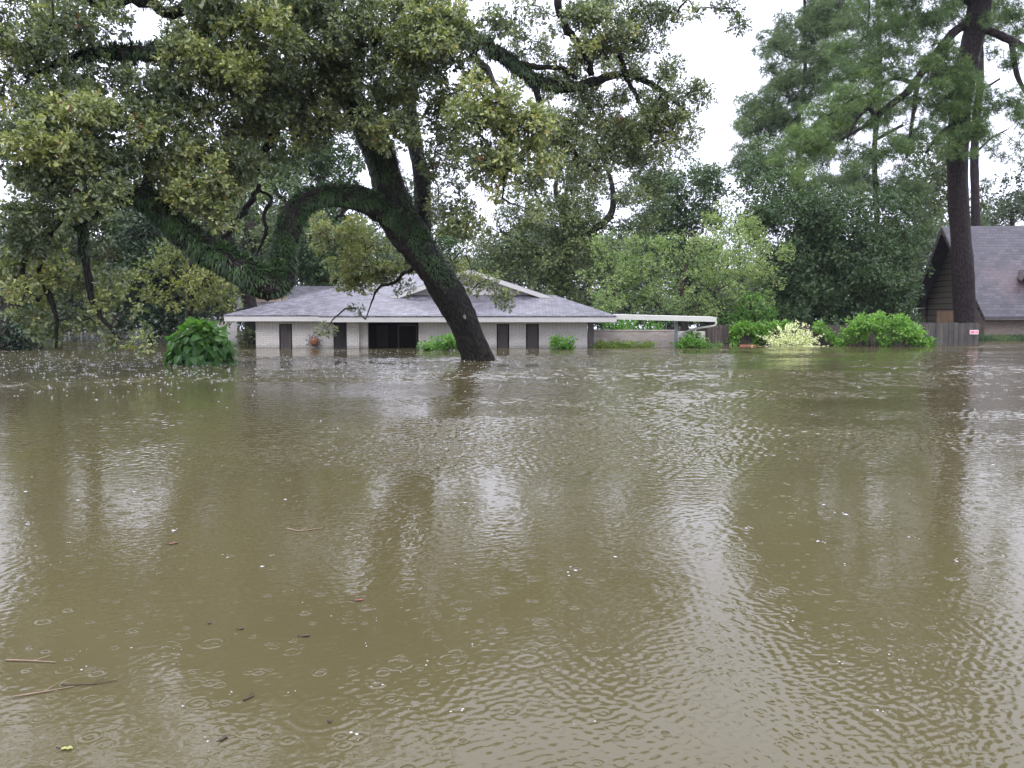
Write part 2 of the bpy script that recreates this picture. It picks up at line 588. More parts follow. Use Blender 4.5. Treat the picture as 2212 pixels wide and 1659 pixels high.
M['redbud'] = leaf_mat('soft_green_leaf', [(0.0, (0.074, 0.124, 0.047)), (0.45, (0.162, 0.241, 0.090)), (0.8, (0.281, 0.359, 0.138)), (1.0, (0.456, 0.481, 0.158))], trans=0.35)
M['bright'] = leaf_mat('bright_shrub_leaf', [(0.0, (0.041, 0.112, 0.020)), (0.5, (0.116, 0.269, 0.043)), (1.0, (0.274, 0.471, 0.094))], trans=0.35)
M['vine'] = leaf_mat('lime_vine_leaf', [(0.0, (0.045, 0.119, 0.016)), (0.5, (0.122, 0.265, 0.037)), (1.0, (0.236, 0.402, 0.077))], trans=0.35)
M['hedge'] = leaf_mat('yellowish_hedge_leaf', [(0.0, (0.117, 0.186, 0.039)), (0.5, (0.264, 0.370, 0.078)), (1.0, (0.488, 0.585, 0.146))], trans=0.3)
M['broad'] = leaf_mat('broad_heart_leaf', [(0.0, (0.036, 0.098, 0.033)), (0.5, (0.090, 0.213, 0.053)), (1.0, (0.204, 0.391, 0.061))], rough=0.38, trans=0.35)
M['cream'] = leaf_mat('cream_plume', [(0.0, (0.462, 0.484, 0.242)), (0.4, (0.792, 0.803, 0.528)), (1.0, (0.900, 0.900, 0.726))], rough=0.7, trans=0.3, spec=0.2)
M['pine'] = leaf_mat('pine_needle', [(0.0, (0.047, 0.089, 0.039)), (0.5, (0.108, 0.175, 0.068)), (1.0, (0.234, 0.316, 0.099))], rough=0.45, trans=0.3)
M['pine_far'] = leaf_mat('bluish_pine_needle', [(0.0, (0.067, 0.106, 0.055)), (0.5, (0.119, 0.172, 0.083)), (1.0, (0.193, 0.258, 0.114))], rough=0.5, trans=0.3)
M['far_wood'] = leaf_mat('distant_leaf', [(0.0, (0.035, 0.055, 0.035)), (0.6, (0.065, 0.092, 0.052)), (1.0, (0.11, 0.14, 0.07))], trans=0.25)
M['splash'] = plain('splash_and_glint', (0.46, 0.46, 0.47), 0.12, 0.05, 30.0, spec=0.6)


def water_material():
    m, t, b = new_mat('flood_water')
    ge = N(t, "ShaderNodeNewGeometry")
    pos = ge.outputs['Position']

    def mapped(sx, sy, rot=0.0):
        mp = N(t, "ShaderNodeMapping")
        mp.inputs['Scale'].default_value = (sx, sy, 1)
        mp.inputs['Rotation'].default_value = (0, 0, rot)
        t.links.new(pos, mp.inputs[0])
        return mp.outputs[0]

    # silt: soft colour drift of the muddy water itself
    nz = N(t, "ShaderNodeTexNoise", i_Scale=1.0, i_Detail=5.0, i_Roughness=0.6)
    t.links.new(mapped(0.16, 0.1, 0.3), nz.inputs['Vector'])
    r = ramp(t, [(0.3, (0.072, 0.061, 0.028)), (0.7, (0.090, 0.077, 0.039))])
    t.links.new(nz.outputs['Fac'], r.inputs[0])
    t.links.new(r.outputs[0], b.inputs['Base Color'])
    b.inputs['Roughness'].default_value = 0.045
    b.inputs['IOR'].default_value = 1.33
    b.inputs['Specular IOR Level'].default_value = 0.5

    # fine capillary slopes
    def slope(sx, sy, rot, amp, detail=2.0):
        n_ = N(t, "ShaderNodeTexNoise", i_Scale=1.0, i_Detail=detail, i_Roughness=0.55)
        t.links.new(mapped(sx, sy, rot), n_.inputs['Vector'])
        vm = N(t, "ShaderNodeVectorMath", operation='SUBTRACT')
        vm.inputs[1].default_value = (0.5, 0.5, 0.5)
        t.links.new(n_.outputs['Color'], vm.inputs[0])
        v2 = N(t, "ShaderNodeVectorMath", operation='MULTIPLY')
        v2.inputs[1].default_value = (amp * 0.75, amp, 0)
        t.links.new(vm.outputs[0], v2.inputs[0])
        return v2.outputs[0]

    # patches where the surface is livelier or calmer
    pz = N(t, "ShaderNodeTexNoise", i_Scale=1.0, i_Detail=3.0, i_Roughness=0.5)
    t.links.new(mapped(0.22, 0.5, 0.25), pz.inputs['Vector'])
    patch = N(t, "ShaderNodeMapRange", clamp=True)
    patch.inputs['From Min'].default_value = 0.36
    patch.inputs['From Max'].default_value = 0.66
    patch.inputs['To Min'].default_value = 0.15
    patch.inputs['To Max'].default_value = 1.2
    t.links.new(pz.outputs['Fac'], patch.inputs['Value'])
    pf = patch.outputs[0]

    s1 = slope(30, 44, 0.2, 0.09, 3.0)
    s2 = slope(9, 16, -0.25, 0.03)
    s3 = slope(1.0, 2.4, 0.15, 0.012)
    ad = N(t, "ShaderNodeVectorMath", operation='ADD')
    t.links.new(s1, ad.inputs[0]); t.links.new(s2, ad.inputs[1])
    sc = N(t, "ShaderNodeVectorMath", operation='SCALE')
    t.links.new(ad.outputs[0], sc.inputs[0])
    t.links.new(pf, sc.inputs['Scale'])
    ad2 = N(t, "ShaderNodeVectorMath", operation='ADD')
    t.links.new(sc.outputs[0], ad2.inputs[0]); t.links.new(s3, ad2.inputs[1])
    ad3 = N(t, "ShaderNodeVectorMath", operation='ADD')
    t.links.new(ge.outputs['Normal'], ad3.inputs[1])
    t.links.new(ad2.outputs[0], ad3.inputs[0])
    nm = N(t, "ShaderNodeVectorMath", operation='NORMALIZE')
    t.links.new(ad3.outputs[0], nm.inputs[0])
    normal = nm.outputs[0]

    # raindrop rings: one ring train per cell, each of its own age
    def rings(cell, freq, rmax, width, amp, seed, keep):
        mp = N(t, "ShaderNodeMapping")
        mp.inputs['Scale'].default_value = (1 / cell, 1 / cell, 0)
        mp.inputs['Location'].default_value = (seed * 3.7, seed * 1.9, 0)
        t.links.new(pos, mp.inputs[0])
        vo = N(t, "ShaderNodeTexVoronoi", voronoi_dimensions='2D', feature='F1', i_Scale=1.0, i_Randomness=0.8)
        t.links.new(mp.outputs[0], vo.inputs['Vector'])
        sp = N(t, "ShaderNodeSeparateColor")
        t.links.new(vo.outputs['Color'], sp.inputs[0])
        d = vo.outputs['Distance']
        rr = math_(t, 'MULTIPLY', sp.outputs[0], rmax)
        x = math_(t, 'SUBTRACT', d, rr)
        env = math_(t, 'POWER', 2.718, math_(t, 'MULTIPLY', math_(t, 'MULTIPLY', x, x), -1.0 / (width * width)))
        wave = math_(t, 'COSINE', math_(t, 'MULTIPLY', x, freq))
        on = math_(t, 'LESS_THAN', sp.outputs[1], keep)
        fade = math_(t, 'SUBTRACT', 1.05, sp.outputs[0])
        return math_(t, 'MULTIPLY', math_(t, 'MULTIPLY', env, wave), math_(t, 'MULTIPLY', on, math_(t, 'MULTIPLY', fade, amp)))

    h = math_(t, 'ADD', rings(0.24, 34, 0.42, 0.09, 0.0016, 1, 0.28), rings(0.13, 28, 0.40, 0.10, 0.0010, 2, 0.3))
    h = math_(t, 'ADD', h, rings(0.50, 48, 0.40, 0.08, 0.0012, 3, 0.15))
    h = math_(t, 'ADD', h, rings(0.26, 42, 0.17, 0.05, 0.0050, 4, 0.25))
    h = math_(t, 'ADD', h, rings(0.15, 36, 0.20, 0.06, 0.0022, 5, 0.3))
    brk = N(t, "ShaderNodeTexNoise", i_Scale=9.0, i_Detail=1.0)
    t.links.new(pos, brk.inputs['Vector'])
    h = math_(t, 'MULTIPLY', h, math_(t, 'MULTIPLY', brk.outputs['Fac'], 1.8))
    wv = N(t, "ShaderNodeTexNoise", i_Scale=1.0, i_Detail=3.0, i_Roughness=0.5, i_Distortion=0.4)
    t.links.new(mapped(2.2, 5.0, 0.12), wv.inputs['Vector'])
    h = math_(t, 'ADD', h, math_(t, 'MULTIPLY', wv.outputs['Fac'], 0.0016))
    rp = N(t, "ShaderNodeTexNoise", i_Scale=1.0, i_Detail=2.0, i_Roughness=0.5, i_Distortion=0.8)
    t.links.new(mapped(13, 20, 0.3), rp.inputs['Vector'])
    h = math_(t, 'ADD', h, math_(t, 'MULTIPLY', math_(t, 'MULTIPLY', rp.outputs['Fac'], pf), 0.0016))
    bp = N(t, "ShaderNodeBump", i_Strength=1.0, i_Distance=1.0)
    t.links.new(h, bp.inputs['Height'])
    t.links.new(normal, bp.inputs['Normal'])
    t.links.new(bp.outputs[0], b.inputs['Normal'])
    return m


M['water'] = water_material()

# ------------------------------------------------------------------ setting: water, lawn


def flood():
    """one sheet of water: a fine field of real wavelets in front of the eye, widening into flat water"""
    rng = np.random.default_rng(5)
    rows = [2.0]
    while rows[-1] < 62:
        y = rows[-1]
        rows.append(y + (0.010 if y < 5.5 else 0.010 + (y - 5.5) * 0.0031 if y < 12 else 0.03 + (y - 12) * 0.0012))
    Yr = np.array(rows)
    nc = 1100
    a = np.linspace(-1, 1, nc)
    X = a[None, :] * (0.80 * Yr[:, None] + 1.2)
    Y = np.repeat(Yr[:, None], nc, 1)
    Z = np.zeros_like(X)
    # livelier and calmer patches
    amp = np.full_like(X, .55)
    for k in range(14):
        th = rng.uniform(0, 6.28)
        lam = rng.uniform(3.5, 14)
        amp += .17 * np.sin((X * math.cos(th) * .7 + Y * math.sin(th) * 1.3) * 6.28 / lam + rng.uniform(0, 6.28))
    wind = np.exp(-((Y - 23.5) / 4.5) ** 2) / (1 + np.exp(-(X + 7) * 1.2)) / (1 + np.exp((X - 8.5) * 1.0))
    wind += .8 * np.exp(-((Y - 33) / 3) ** 2) / (1 + np.exp((X - 3) * 1.0))
    lane = np.exp(-((X - .20 * Y) / (.9 + .085 * Y)) ** 2) * .45
    amp = np.clip(amp + .75 * wind + lane, .12, 1.7)
    amp *= 1 - .55 / (1 + np.exp((X + .10 * Y) * 1.5 / (.15 * Y + .5)))
    n = 140
    lams = .030 * (1.1 / .030) ** ((np.arange(n) + rng.uniform(0, 1, n)) / n)
    dY = np.gradient(Yr)
    W = np.array([np.clip((l / dY - 2.5) / 1.5, 0, 1) * np.clip((.019 * Yr + .014 - l) / (.010 * Yr + .008) + .5, 0, 1) for l in lams])
    S_ = np.interp(Yr, [2, 4, 6, 9, 16, 30, 60], [.050, .058, .085, .115, .115, .095, .07])
    norm = S_ * 1.414 / np.sqrt(np.maximum((W ** 2).sum(0), 1))
    for k in range(n):
        lam = lams[k]
        r_ = np.nonzero(W[k] > 0)[0]
        if len(r_) == 0: continue
        r0, r1 = r_[0], r_[-1] + 1
        th = math.pi / 2 + rng.normal(.12, .62) if lam > .16 else rng.uniform(0, 6.28)
        kk = 6.283 / lam
        ph = rng.uniform(0, 6.28)
        x_, y_ = X[r0:r1], Y[r0:r1]
        bend = .5 * np.sin(x_ * rng.uniform(.15, .5) + y_ * rng.uniform(-.3, .3) + ph) + ((1.4 * np.sin(x_ * rng.uniform(1, 4) + y_ * rng.uniform(-4, 4)) + .8 * np.sin(x_ * rng.uniform(5, 9) + y_ * rng.uniform(-6, 6) + ph)) if lam < .25 else 0)
        if lam < .25:      # short wavelets come in small gusty groups
            grp = np.clip(.75 + .75 * np.sin(x_ * rng.uniform(-7, 7) + y_ * rng.uniform(-5, 5) + 2 * np.sin(x_ * rng.uniform(1, 3) + y_ * rng.uniform(-2, 2))), 0, 1.5)
        else:
            grp = 1.0
        Z[r0:r1] += grp * (W[k] * norm)[r0:r1, None] / kk * np.sin(kk * (x_ * math.cos(th) + y_ * math.sin(th)) + ph + bend)
    edge = np.clip((1 - np.abs(a)) * 12, 0, 1)[None, :] * np.clip((Yr - 2.0) * 1.5, 0, 1)[:, None] * np.clip((62 - Yr) / 8, 0, 1)[:, None]
    Z *= amp * edge
    V = np.stack([X, Y, Z], 2).reshape(-1, 3)
    nr = len(Yr)
    i = np.arange(nr - 1)[:, None] * nc + np.arange(nc - 1)[None, :]
    q = np.stack([i, i + 1, i + nc + 1, i + nc], 2).reshape(-1, 4)
    b = len(V)
    c00, c01, c10, c11 = 0, nc - 1, (nr - 1) * nc, nr * nc - 1
    V = np.vstack([V, [(-400, -60, 0), (400, -60, 0), (400, 500, 0), (-400, 500, 0)]])
    outer = []
    # frame of flat water round the field (edge rows and columns lie at z = 0)
    left = list(range(0, nr * nc, nc)); right = list(range(nc - 1, nr * nc, nc))
    for (chain, far0, far1) in ((left, b, b + 3), (right[::-1], b + 2, b + 1)):
        outer.append([far0] + chain + [far1])
    outer.append([b, b + 1] + list(range(nc - 1, -1, -1)))
    outer.append([b + 2, b + 3] + list(range((nr - 1) * nc, nr * nc)))
    lens = [4] * len(q)
    idx = q.ravel().tolist()
    for f in outer:
        lens.append(len(f)); idx += f
    me = np_mesh('water', V, lens, idx, smooth=True)
    o = link_mesh('water', me, M['water'])
    tag(o, 'muddy olive flood water pocked by rain', kind='structure')


flood()
M['ground'] = plain('wet_soil', (0.06, 0.05, 0.035), 0.8, 0.3, 0.4)
mb = MB()
mb.face([(-400, -60, -1.3), (400, -60, -1.3), (400, 500, -1.3), (-400, 500, -1.3)])
tag(mb.build('ground', M['ground']), kind='structure')
M['lawn'] = plain('wet_lawn_soil', (0.030, 0.060, 0.018), 0.8, 0.4, 3.0)


# ------------------------------------------------------------------ foliage
OAK_V = np.array([(0, 0, 0), (.28, .24, .06), (.42, .11, .02), (.70, .31, .09), (1.0, .02, -.06), (.28, -.24, .06), (.42, -.11, .02), (.70, -.31, .09)])
OAK_F = [(0, 1, 2, 3, 4)[::-1], (0, 4, 7, 6, 5)[::-1]]
LEAF_V = np.array([(0, 0, 0), (.5, .27, .07), (1, 0, -.03), (.5, -.27, .07)])
LEAF_F = [(0, 2, 1), (0, 3, 2)]
HEART_V = np.array([(0, 0, 0), (-.10, .20, .03), (.05, .42, .09), (.38, .47, .10), (.72, .24, .05), (1.05, 0, -.08), (-.10, -.20, .03), (.05, -.42, .09), (.38, -.47, .10), (.72, -.24, .05)])
HEART_F = [(0, 5, 4, 3, 2, 1), (0, 6, 7, 8, 9, 5)]
BLADE_V = np.array([(0, -.05, 0), (0, .05, 0), (.45, .09, .03), (.45, -.09, .03), (1, 0, -.12)])
BLADE_F = [(0, 3, 2, 1), (3, 4, 2)]


def needles(k, rng):
    V, F = [], []
    for i in range(k):
        a = rng.uniform(0, 6.28)
        c = rng.uniform(0.15, 0.95)
        s_ = math.sqrt(1 - c * c)
        d = np.array((c, s_ * math.cos(a), s_ * math.sin(a)))
        q = np.cross(d, rng.standard_normal(3)); q /= np.linalg.norm(q)
        b = len(V)
        V += [q * .034, -q * .034, d * rng.uniform(.75, 1.05)]
        F.append((b, b + 1, b + 2))
    return np.array(V), F


NEED_V, NEED_F = needles(14, np.random.default_rng(3))


def nrm(a):
    return a / (np.linalg.norm(a, axis=-1, keepdims=True) + 1e-9)


class Leaves:
    def __init__(s):
        s.c, s.d, s.n, s.z, s.r, s.t = [], [], [], [], [], []

    def add(s, c, d, n, size, rnd, tone):
        s.c.append(c); s.d.append(d); s.n.append(n); s.z.append(size); s.r.append(rnd); s.t.append(tone)

    def build(s, name, tv, tf, mat, parent):
        c, d, n = np.vstack(s.c), nrm(np.vstack(s.d)), np.vstack(s.n)
        z, r, t = np.concatenate(s.z), np.concatenate(s.r), np.concatenate(s.t)
        sd_ = nrm(np.cross(n, d))
        n = np.cross(d, sd_)
        V = c[:, None, :] + z[:, None, None] * (tv[None, :, 0:1] * d[:, None, :] + tv[None, :, 1:2] * sd_[:, None, :] + tv[None, :, 2:3] * n[:, None, :])
        K, m = len(tv), len(c)
        fl = np.array([len(f) for f in tf])
        fi = np.concatenate([np.array(f) for f in tf])
        idx = (np.arange(m)[:, None] * K + fi[None, :]).ravel()
        lens = np.tile(fl, m)
        me = np_mesh(name, V.reshape(-1, 3), lens, idx, {'rnd': np.repeat(r, len(tf)), 'tone': np.repeat(t, len(tf))})
        o = link_mesh(name, me, mat, parent)
        return o


def fill(lv, centers, radii, sprays, per, size, rng, tones=None, droop=0.15, flat=0.75, shell=0.45, spread=0.5, szvar=0.3):
    """sprays of leaves over a set of leaf masses. sprays: count per mass of radius 1 (scales with r^2)"""
    for k, (c, r) in enumerate(zip(centers, radii)):
        ns = max(2, int(sprays * r * r))
        q = nrm(rng.standard_normal((ns, 3)))
        rad = rng.uniform(0, 1, (ns, 1)) ** shell
        pt = c + q * rad * r * np.array((1, 1, flat))
        out = nrm(q + np.array((0, 0, 0.25)) + rng.standard_normal((ns, 3)) * 0.35)
        tone = (tones[k] if tones is not None else rng.uniform(0, 1))
        tn = np.clip(tone + rng.normal(0, 0.18, ns), 0, 1)
        m = ns * per
        o2 = np.repeat(out, per, 0)
        base = np.repeat(pt, per, 0)
        d = nrm(o2 * 0.8 + rng.standard_normal((m, 3)) * 0.75 - np.array((0, 0, droop)))
        n = nrm(rng.standard_normal((m, 3)) * 0.55 + np.array((0, -0.25, 0.8)) + o2 * 0.3)
        sz = size * (1 + rng.uniform(-szvar, szvar, m))
        lv.add(base + d * (rng.uniform(0, spread, (m, 1)) * size), d, n, sz, np.clip(rng.normal(0.5, 0.24, m), 0, 1), np.repeat(tn, per))


def masses(ells, rng, rmin=0.35, rmax=0.75, dens=1.0, shell=False):
    """ells: (x, y, rx, ry, Y, rY) survey ellipses -> leaf mass centres, radii in metres"""
    C, Rr, E = [], [], []
    for e in ells:
        x, y, rx, ry, Y, rY = e[:6]
        dn = e[6] if len(e) > 6 else 1.0
        k = FP / Y
        area = math.pi * rx * ry / k / k
        rm = 0.5 * (rmin + rmax)
        n = max(1, int(dens * dn * area / (math.pi * rm * rm)))
        q = nrm(rng.standard_normal((n, 3)))
        rad = rng.uniform(0, 1, (n, 1)) ** (0.33 if not shell else 0.2)
        q = q * rad
        for a in q:
            yy = Y + a[1] * rY
            C.append(P(x, y, yy) + np.array((a[0] * rx / k, 0, a[2] * ry / k)))
            Rr.append(rng.uniform(rmin, rmax)); E.append(e[7] if len(e) > 7 else rng.uniform(0, 1))
    return np.array(C), np.array(Rr), np.array(E)


def twigs(wood, nodes, C, rng, r0=0.03, r1=0.008, n=4, sag=0.15, maxlen=6.0):
    """join every mass to the nearest limb or to a mass already joined"""
    nodes = [np.asarray(p) for p in nodes]
    A = np.array(nodes)
    dist = np.min(np.linalg.norm(C[:, None, :] - A[None, :, :], axis=2), axis=1) if len(A) < 4000 else None
    for k in np.argsort(dist):
        c = C[k]
        dd = np.linalg.norm(A - c, axis=1)
        j = int(np.argmin(dd))
        L_ = dd[j]
        if L_ > maxlen: continue
        p = A[j]
        q1 = p + (c - p) * 0.35 + rng.standard_normal(3) * L_ * 0.10 + np.array((0, 0, L_ * sag))
        q2 = p + (c - p) * 0.7 + rng.standard_normal(3) * L_ * 0.10 + np.array((0, 0, L_ * sag * 0.7))
        f = min(1.0, 0.4 + L_ / 3)
        wood.add([p, q1, q2, c], [r0 * f, r0 * f * 0.75, (r0 + r1) / 2 * f, r1], n)
        A = np.vstack([A, q2[None], c[None]])


def path_px(rows, sub=5):
    """rows (x, y, Y, radius in survey px) -> world path, radii"""
    pts = [P(a, b, c) for a, b, c, d in rows]
    rad = [d / FP * c for a, b, c, d in rows]
    return smooth_path(pts, rad, sub)


# ------------------------------------------------------------------ the leaning oak
def build_oak():
    rng = np.random.default_rng(11)
    base = P(1035, 778, 30.6)
    t = thing('oak_tree', 'great leaning oak with fern clad twisted limbs standing in the flood before the low house', 'tree', (base[0], base[1], 0))
    wood = Wood()
    limbs = {}
    limbs['trunk'] = [(1062, 860, 31, 36), (1040, 795, 30.8, 34), (1020, 740, 30.6, 32.5), (985, 662, 30.5, 33.5), (942, 592, 30.2, 35), (897, 530, 30, 38), (865, 475, 29.8, 38), (843, 410, 29.6, 34),
                      (822, 335, 29.5, 33), (790, 272, 29.3, 30), (757, 215, 29.2, 26), (735, 140, 29, 23), (715, 50, 28.6, 20), (700, -60, 28, 16), (670, -220, 27.5, 11), (650, -380, 27, 5)]
    limbs['second'] = [(905, 520, 30.4, 22), (912, 460, 30.6, 19), (911, 390, 30.8, 18), (898, 320, 31, 16), (885, 240, 31, 15), (880, 150, 31, 13), (900, 60, 31, 11), (930, -60, 31, 8), (950, -250, 31, 4)]
    limbs['arch'] = [(880, 505, 29.9, 32), (848, 474, 29.5, 27), (808, 444, 29, 25), (760, 427, 28.6, 24), (708, 423, 28.2, 24), (660, 438, 27.8, 24), (632, 468, 27.4, 25), (616, 516, 27.0, 26), (608, 565, 26.7, 28),
                     (600, 606, 26.3, 31), (572, 612, 25.9, 33), (528, 588, 25.6, 33), (482, 562, 25.4, 31), (440, 538, 25.3, 29), (392, 500, 25.2, 27), (342, 450, 25, 25), (300, 425, 24.8, 22), (252, 432, 24.6, 18), (203, 455, 24.4, 14), (160, 495, 24.2, 10)]
    limbs['riser'] = [(318, 440, 25, 14), (316, 390, 25.2, 12), (330, 340, 25.6, 10), (352, 280, 26, 8), (385, 220, 26.2, 6), (400, 150, 26.4, 4)]
    limbs['droop_a'] = [(150, 440, 24.4, 8), (110, 500, 24.2, 9), (84, 575, 24, 8), (104, 630, 24, 7), (120, 680, 24, 5), (121, 752, 24, 2)]
    limbs['droop_b'] = [(185, 455, 24.4, 12), (178, 520, 24.3, 10), (188, 590, 24.2, 8), (205, 660, 24.2, 6), (235, 705, 24.1, 4), (262, 735, 24, 2)]
    limbs['droop_c'] = [(100, 500, 24.2, 7), (60, 540, 24, 6), (48, 610, 24, 5), (84, 650, 24, 4)]
    limbs['loop_a'] = [(560, 400, 27, 5), (542, 435, 26.8, 6), (514, 476, 26.5, 6), (484, 512, 26, 6), (440, 540, 25.4, 6)]
    limbs['loop_b'] = [(560, 410, 27.4, 3), (588, 430, 27.4, 4), (570, 462, 27.2, 4), (574, 500, 27.1, 4), (556, 545, 27, 3), (530, 580, 26, 4)]
    limbs['left_fork'] = [(735, 150, 29, 13), (690, 160, 28.6, 14), (634, 200, 28.2, 13), (607, 252, 28, 12), (590, 295, 27.8, 9), (565, 335, 27.6, 6), (555, 380, 27.4, 5)]
    limbs['top_left'] = [(715, 55, 28.6, 14), (620, 20, 28, 13), (520, 40, 27.5, 13), (420, 90, 27, 14), (342, 115, 26.5, 17), (280, 118, 26.2, 17), (222, 116, 26, 14), (150, 130, 25.7, 10), (70, 170, 25.4, 7)]
    limbs['sky_limb'] = [(690, -70, 28, 13), (560, -60, 27.6, 13), (450, -20, 27.2, 13), (372, 30, 27, 13), (330, 5, 26.8, 11), (262, -2, 26.6, 10), (205, 8, 26.4, 9), (120, -20, 26, 7), (20, -30, 26, 5)]
    limbs['right'] = [(883, 200, 31, 13), (925, 130, 30.6, 13), (985, 85, 30.2, 14), (1045, 96, 30, 15), (1106, 138, 30, 15), (1153, 172, 30.2, 14), (1198, 188, 30.4, 12), (1278, 178, 30.8, 10), (1345, 160, 31, 8), (1420, 190, 31, 6), (1490, 250, 31, 3)]
    limbs['r1'] = [(1204, -30, 30.4, 8), (1206, 20, 30.4, 8), (1233, 72, 30.5, 8), (1262, 115, 30.6, 8), (1280, 160, 30.8, 7)]
    limbs['r2'] = [(1118, 138, 30, 7), (1160, 146, 30, 6), (1214, 148, 30.2, 5), (1245, 170, 30.4, 4)]
    limbs['r3'] = [(1330, 90, 31, 6), (1342, 130, 31, 6), (1354, 168, 31, 6), (1376, 210, 31, 4), (1400, 260, 31, 3)]
    limbs['r4'] = [(1153, 176, 30.2, 8), (1170, 240, 30.2, 6), (1178, 286, 30.4, 6), (1216, 302, 30.5, 6), (1252, 340, 30.6, 4), (1290, 370, 30.6, 2)]
    limbs['low'] = [(905, 545, 30.2, 6), (892, 580, 31, 4.5), (872, 590, 31.6, 4), (850, 612, 32, 3.5), (822, 618, 32.1, 3), (806, 645, 32.2, 2), (790, 690, 32.4, 1)]
    limbs['front'] = [(1000, 90, 30, 8), (1050, 150, 27.5, 7), (1085, 220, 26, 6), (1100, 300, 25.6, 5), (1090, 380, 25.4, 3), (1085, 440, 25.4, 2)]
    limbs['over_a'] = [(700, -60, 28, 13), (560, -130, 26, 12), (400, -190, 23, 10), (240, -260, 20, 6)]
    limbs['over_b'] = [(690, -100, 28, 13), (760, -140, 27, 10), (860, -150, 26, 7), (950, -120, 26, 4)]
    nodes = []
    paths = {}
    for k, rows in limbs.items():
        big = k in ('trunk', 'arch', 'second')
        pts, rad = path_px(rows, 7 if big else 5)
        if not big:
            pts = pts + rng.standard_normal(pts.shape) * rad[:, None] * 0.22
        wood.add(pts, rad, 22 if big else 9, 0.11 if big else 0.10, rng)
        paths[k] = (pts, rad)
        if k != 'trunk':
            nodes += list(pts[::3])
        else:
            nodes += list(pts[50::3])
    wood.build('trunk', M['bark_oak'], t)

    # ferns along limbs
    fern = Leaves()

    def ferns(key, i0, i1, per, size, up=0.25, hang=0.85, side=None):
        pts, rad = paths[key]
        T, U, W = frames(pts)
        a, b = int(i0 * (len(pts) - 1)), int(i1 * (len(pts) - 1))
        seg = np.linalg.norm(np.diff(pts, axis=0), axis=1)
        for i in range(a, b):
            n = int(per * seg[i] * rad[i] / 0.45)
            if n < 1: continue
            ang = rng.uniform(0, 2 * math.pi, n)
            q = np.cos(ang)[:, None] * U[i] + np.sin(ang)[:, None] * W[i]
            keep = (q[:, 2] > -0.72) & (np.sin(i * 0.55 + ang * 2.0) + 0.6 * np.sin(i * 0.21 - ang * 3 + 1) + rng.normal(0, .55, n) > -0.75)
            if side is not None:
                keep &= (q @ np.array(side)) > 0.15
            q = q[keep]; n = len(q)
            if n == 0: continue
            c = pts[i] + (pts[i + 1] - pts[i]) * rng.uniform(0, 1, (n, 1)) + q * rad[i] * 0.93
            d = nrm(q * 0.62 + np.array((0, 0, up)) * np.clip(q[:, 2:3], 0, 1) + rng.standard_normal((n, 3)) * 0.34 - np.array((0, 0, hang)) * (1 - .8 * np.clip(q[:, 2:3], 0, 1)))
            nn = nrm(q + np.array((0, -0.2, 0.7)) + rng.standard_normal((n, 3)) * 0.3)
            clump = 0.5 + 0.5 * math.sin(i * 0.9)
            fern.add(c, d, nn, size * rng.uniform(0.5, 1.15, n), np.clip(rng.normal(0.45, 0.22, n), 0, 1), np.clip(np.full(n, clump) * 0.5 + rng.uniform(0, .4, n), 0, 1))
    ferns('arch', 0.0, 0.40, 1900, 0.21)
    ferns('arch', 0.40, 0.86, 1900, 0.25)
    ferns('arch', 0.86, 1.0, 900, 0.2)
    ferns('trunk', 0.24, 0.46, 1050, 0.22, side=(0.75, -0.35, 0.5))
    ferns('trunk', 0.33, 0.56, 900, 0.2, side=(0.9, -0.2, 0.3))
    ferns('trunk', 0.38, 0.60, 500, 0.2, side=(-0.9, -0.2, 0.3))
    ferns('second', 0.05, 0.5, 300, 0.17)
    ferns('right', 0.25, 0.62, 1500, 0.22)
    ferns('top_left', 0.3, 0.9, 1500, 0.22)
    ferns('sky_limb', 0.4, 1.0, 200, 0.2)
    ferns('droop_b', 0.0, 0.35, 800, 0.25)
    ferns('left_fork', 0.1, 0.7, 350, 0.2)
    fo = fern.build('fern', BLADE_V, BLADE_F, M['fern'], t)
    fo['label'] = 'dark green resurrection fern coating the limbs'

    # pale lichen patches on the bark
    pts, rad = paths['trunk']
    T, U, W = frames(pts)
    for (f, ang, sz) in ((0.185, 0.0, 0.07),):
        i = int(f * (len(pts) - 1))
        front = np.array((0.25 + ang, -1, 0.1)); front = front - T[i] * front.dot(T[i]); front /= np.linalg.norm(front)
        c = pts[i] + front * (rad[i] * 1.10)
        s2 = np.cross(front, T[i])
        ring = []
        for k in range(9):
            a = k * 2 * math.pi / 9
            rr = sz * rng.uniform(0.5, 1.2)
            ring.append(c + T[i] * math.sin(a) * rr * 1.9 + s2 * math.cos(a) * rr)
        back = [p - front * 0.12 for p in ring]
        li = MB()
        li.face(ring)
        for k in range(9):
            j = (k + 1) % 9
            li.face([ring[j], ring[k], back[k], back[j]])
        li.build('lichen', M['lichen'], t)

